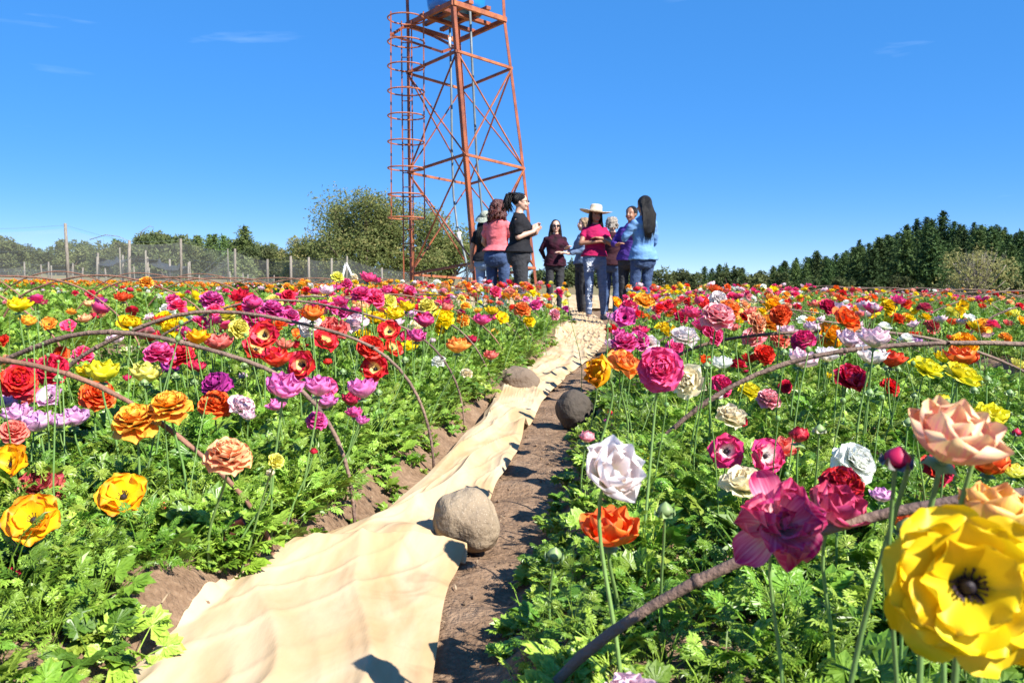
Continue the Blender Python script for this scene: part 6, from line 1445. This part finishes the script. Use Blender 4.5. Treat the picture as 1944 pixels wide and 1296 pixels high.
def sun_cap(e, hc, Rh):
    cm = mat('cap_pattern', (.42, .43, .35), .9, 60, 0, col2=(.13, .17, .12), bump=.2, bump_scale=40); m = MB(); m.ell(hc+V3(0, .02, .045), (.098, .105, .080), 18, 10)
    me = m.mesh('sun_cap'); me.materials.append(cm); o = link_mesh('sun_cap', me, None, e)
    q = MB(); n = 16; prof = [(.085, .04), (.13, .015), (.165, -.03)]
    V = []; F = []
    for (r, z) in prof:
        for k in range(n*2): a = 2*math.pi*k/(n*2); V.append(hc+V3(r*math.cos(a), r*math.sin(a)+.015, z+.02+.01*math.sin(3*a)-(.05 if math.sin(a) > .2 else 0)*(r/.16)))
    for i in range(2):
        for k in range(n*2): k2 = (k+1) % (n*2); F.append((i*n*2+k, (i+1)*n*2+k, (i+1)*n*2+k2, i*n*2+k2))
    q.add(V, F); q.build('cap_brim', cm, o)
c_black = cloth_mat('jersey_black', (.014, .014, .017)); c_pink = cloth_mat('jersey_salmon', (.74, .17, .19)); c_mag = cloth_mat('jersey_cerise', (.40, .010, .085)); c_mar = cloth_mat('blouse_maroon', (.045, .006, .018), (.012, .004, .007))
c_dark = cloth_mat('jacket_dark_maroon', (.045, .014, .020)); c_pur = cloth_mat('jacket_purple', (.085, .040, .26)); c_den = cloth_mat('shirt_denim', (.10, .215, .42), (.145, .285, .50), 10); c_den2 = cloth_mat('shirt_slate', (.10, .15, .24), (.15, .20, .30), 10)
# 1 hidden woman with patterned cap
person('a', 923, 402, 12.1, 1.6, R(160), 'woman in a black top and pale patterned sun hat, half hidden behind the salmon shirt', skin_a, {'l': hanging('l'), 'r': hanging('r', 1, .22)}, 1.0, c_black, jean_l, ('long', hair_black), extra=sun_cap, sleeve=.5)
person('b', 946, 380, 10.8, 1.6, R(155), 'woman with curly auburn hair and salmon pink shirt, seen from behind', skin_a, {'l': ((.22, -.02, 1.07), (.16, -.16, .93), (.10, -.2, .92)), 'r': ((-.22, -.02, 1.07), (-.17, -.14, .95), (-.1, -.2, .93))}, 1.0, c_pink, jean, ('curly', hair_auburn), sleeve=.55, tlen=.95)
person('c', 988, 367, 10.1, 1.65, R(84), 'woman in black shirt and black jeans with ponytail and glasses, in profile', skin_c, {'l': ((.19, -.03, 1.09), (.08, -.20, 1.14), (.05, -.21, 1.21)), 'r': ((-.19, .00, 1.08), (-.12, -.18, 1.15), (-.06, -.19, 1.22))}, 1.14, c_black, jean_k, ('pony', hair_black), extra=glasses(False), sleeve=.72, tlen=.90, headturn=R(-4))
person('d', 1055, 418, 14.0, 1.6, R(4), 'woman in dark maroon blouse and sunglasses facing the camera, one hand out', skin_c, {'l': ((.22, -.05, 1.10), (.14, -.26, 1.12), (.19, -.33, 1.16)), 'r': ((-.24, .05, 1.10), (-.16, .16, .95), (-.08, .18, .92))}, 1.02, c_mar, jean_k, ('side', hair_brown), extra=glasses(True), sleeve=1.85, tlen=.82)
person('e', 1108, 414, 13.2, 1.6, R(-72), 'fair short-haired woman in slate blue shirt, turned away behind the hat wearer', skin_c, {'l': ((.20, -.08, 1.08), (.12, -.30, 1.02), (.1, -.36, 1.03)), 'r': ((-.20, -.08, 1.08), (-.14, -.32, 1.04), (-.12, -.38, 1.05))}, 1.0, c_den2, jean_k, ('short', hair_blond), sleeve=1.8, tlen=.86, boots='boot')
P6 = person('f', 1131, 394, 11.9, 1.6, R(8), 'woman in wide straw hat and cerise top, arms folded, ripped jeans', skin_b, folded, .97, c_mag, jean_rip, ('side', hair_brown), extra=straw_hat, sleeve=.4, tlen=.92, legs={'l': (.14, -.02, .045), 'r': (-.085, -.06, .045)}, headturn=R(4))
rp = MB(); rr_ = random.Random(2)    # frayed white threads across the rips of the jeans
for i in range(80):
    t = rr_.choice((rr_.uniform(.02, .22), rr_.uniform(.45, .98))); a = V3(-.088, 0, .86).lerp(V3(-.086, -.06, .1), t); rad = .099-.045*t
    ang = rr_.uniform(-.7, .6); w_ = rr_.uniform(.15, .45); dz = rr_.uniform(-.005, .02); rp.tube([V3(a.x+rad*math.sin(ang+w_*q), a.y-.012-rad*math.cos(ang+w_*q), a.z+dz*q+rr_.uniform(-.003, .003)) for q in (0, .5, 1)], [.003, .0055, .003], 4)
tag(rp.build('frayed_threads', mat('frayed_white', (.75, .78, .82), .9), [c for c in P6.children if c.name.startswith('trousers')][0]), kind='stuff')
person('g', 1163, 413, 12.9, 1.58, R(150), 'woman with short curly grey hair and dark jacket, behind the hat wearer', skin_c, {'l': hanging('l', 1, .23), 'r': ((-.22, -.06, 1.07), (-.17, -.2, .95), (-.14, -.27, .93))}, 1.02, c_dark, jean, ('short', hair_grey), sleeve=1.85, tlen=.84)
person('h', 1199, 392, 11.5, 1.62, R(-35), 'dark-haired woman in purple jacket, mostly hidden by long black hair', skin_b, {'l': hanging('l'), 'r': ((-.24, -.05, 1.09), (-.12, -.2, 1.07), (-.03, -.24, 1.10))}, 1.05, c_pur, jean_k, ('tied', hair_black), sleeve=1.85, tlen=.86)
person('i', 1223, 373, 10.0, 1.63, R(203), 'woman with waist-long straight black hair and denim shirt, back to camera', skin_b, {'l': ((.23, -.06, 1.10), (.10, -.20, 1.14), (.02, -.22, 1.17)), 'r': ((-.185, -.03, 1.07), (-.13, -.17, .96), (-.08, -.22, .95))}, 0.92, c_den, jean, ('long', hair_black), sleeve=1.85, tlen=.84)
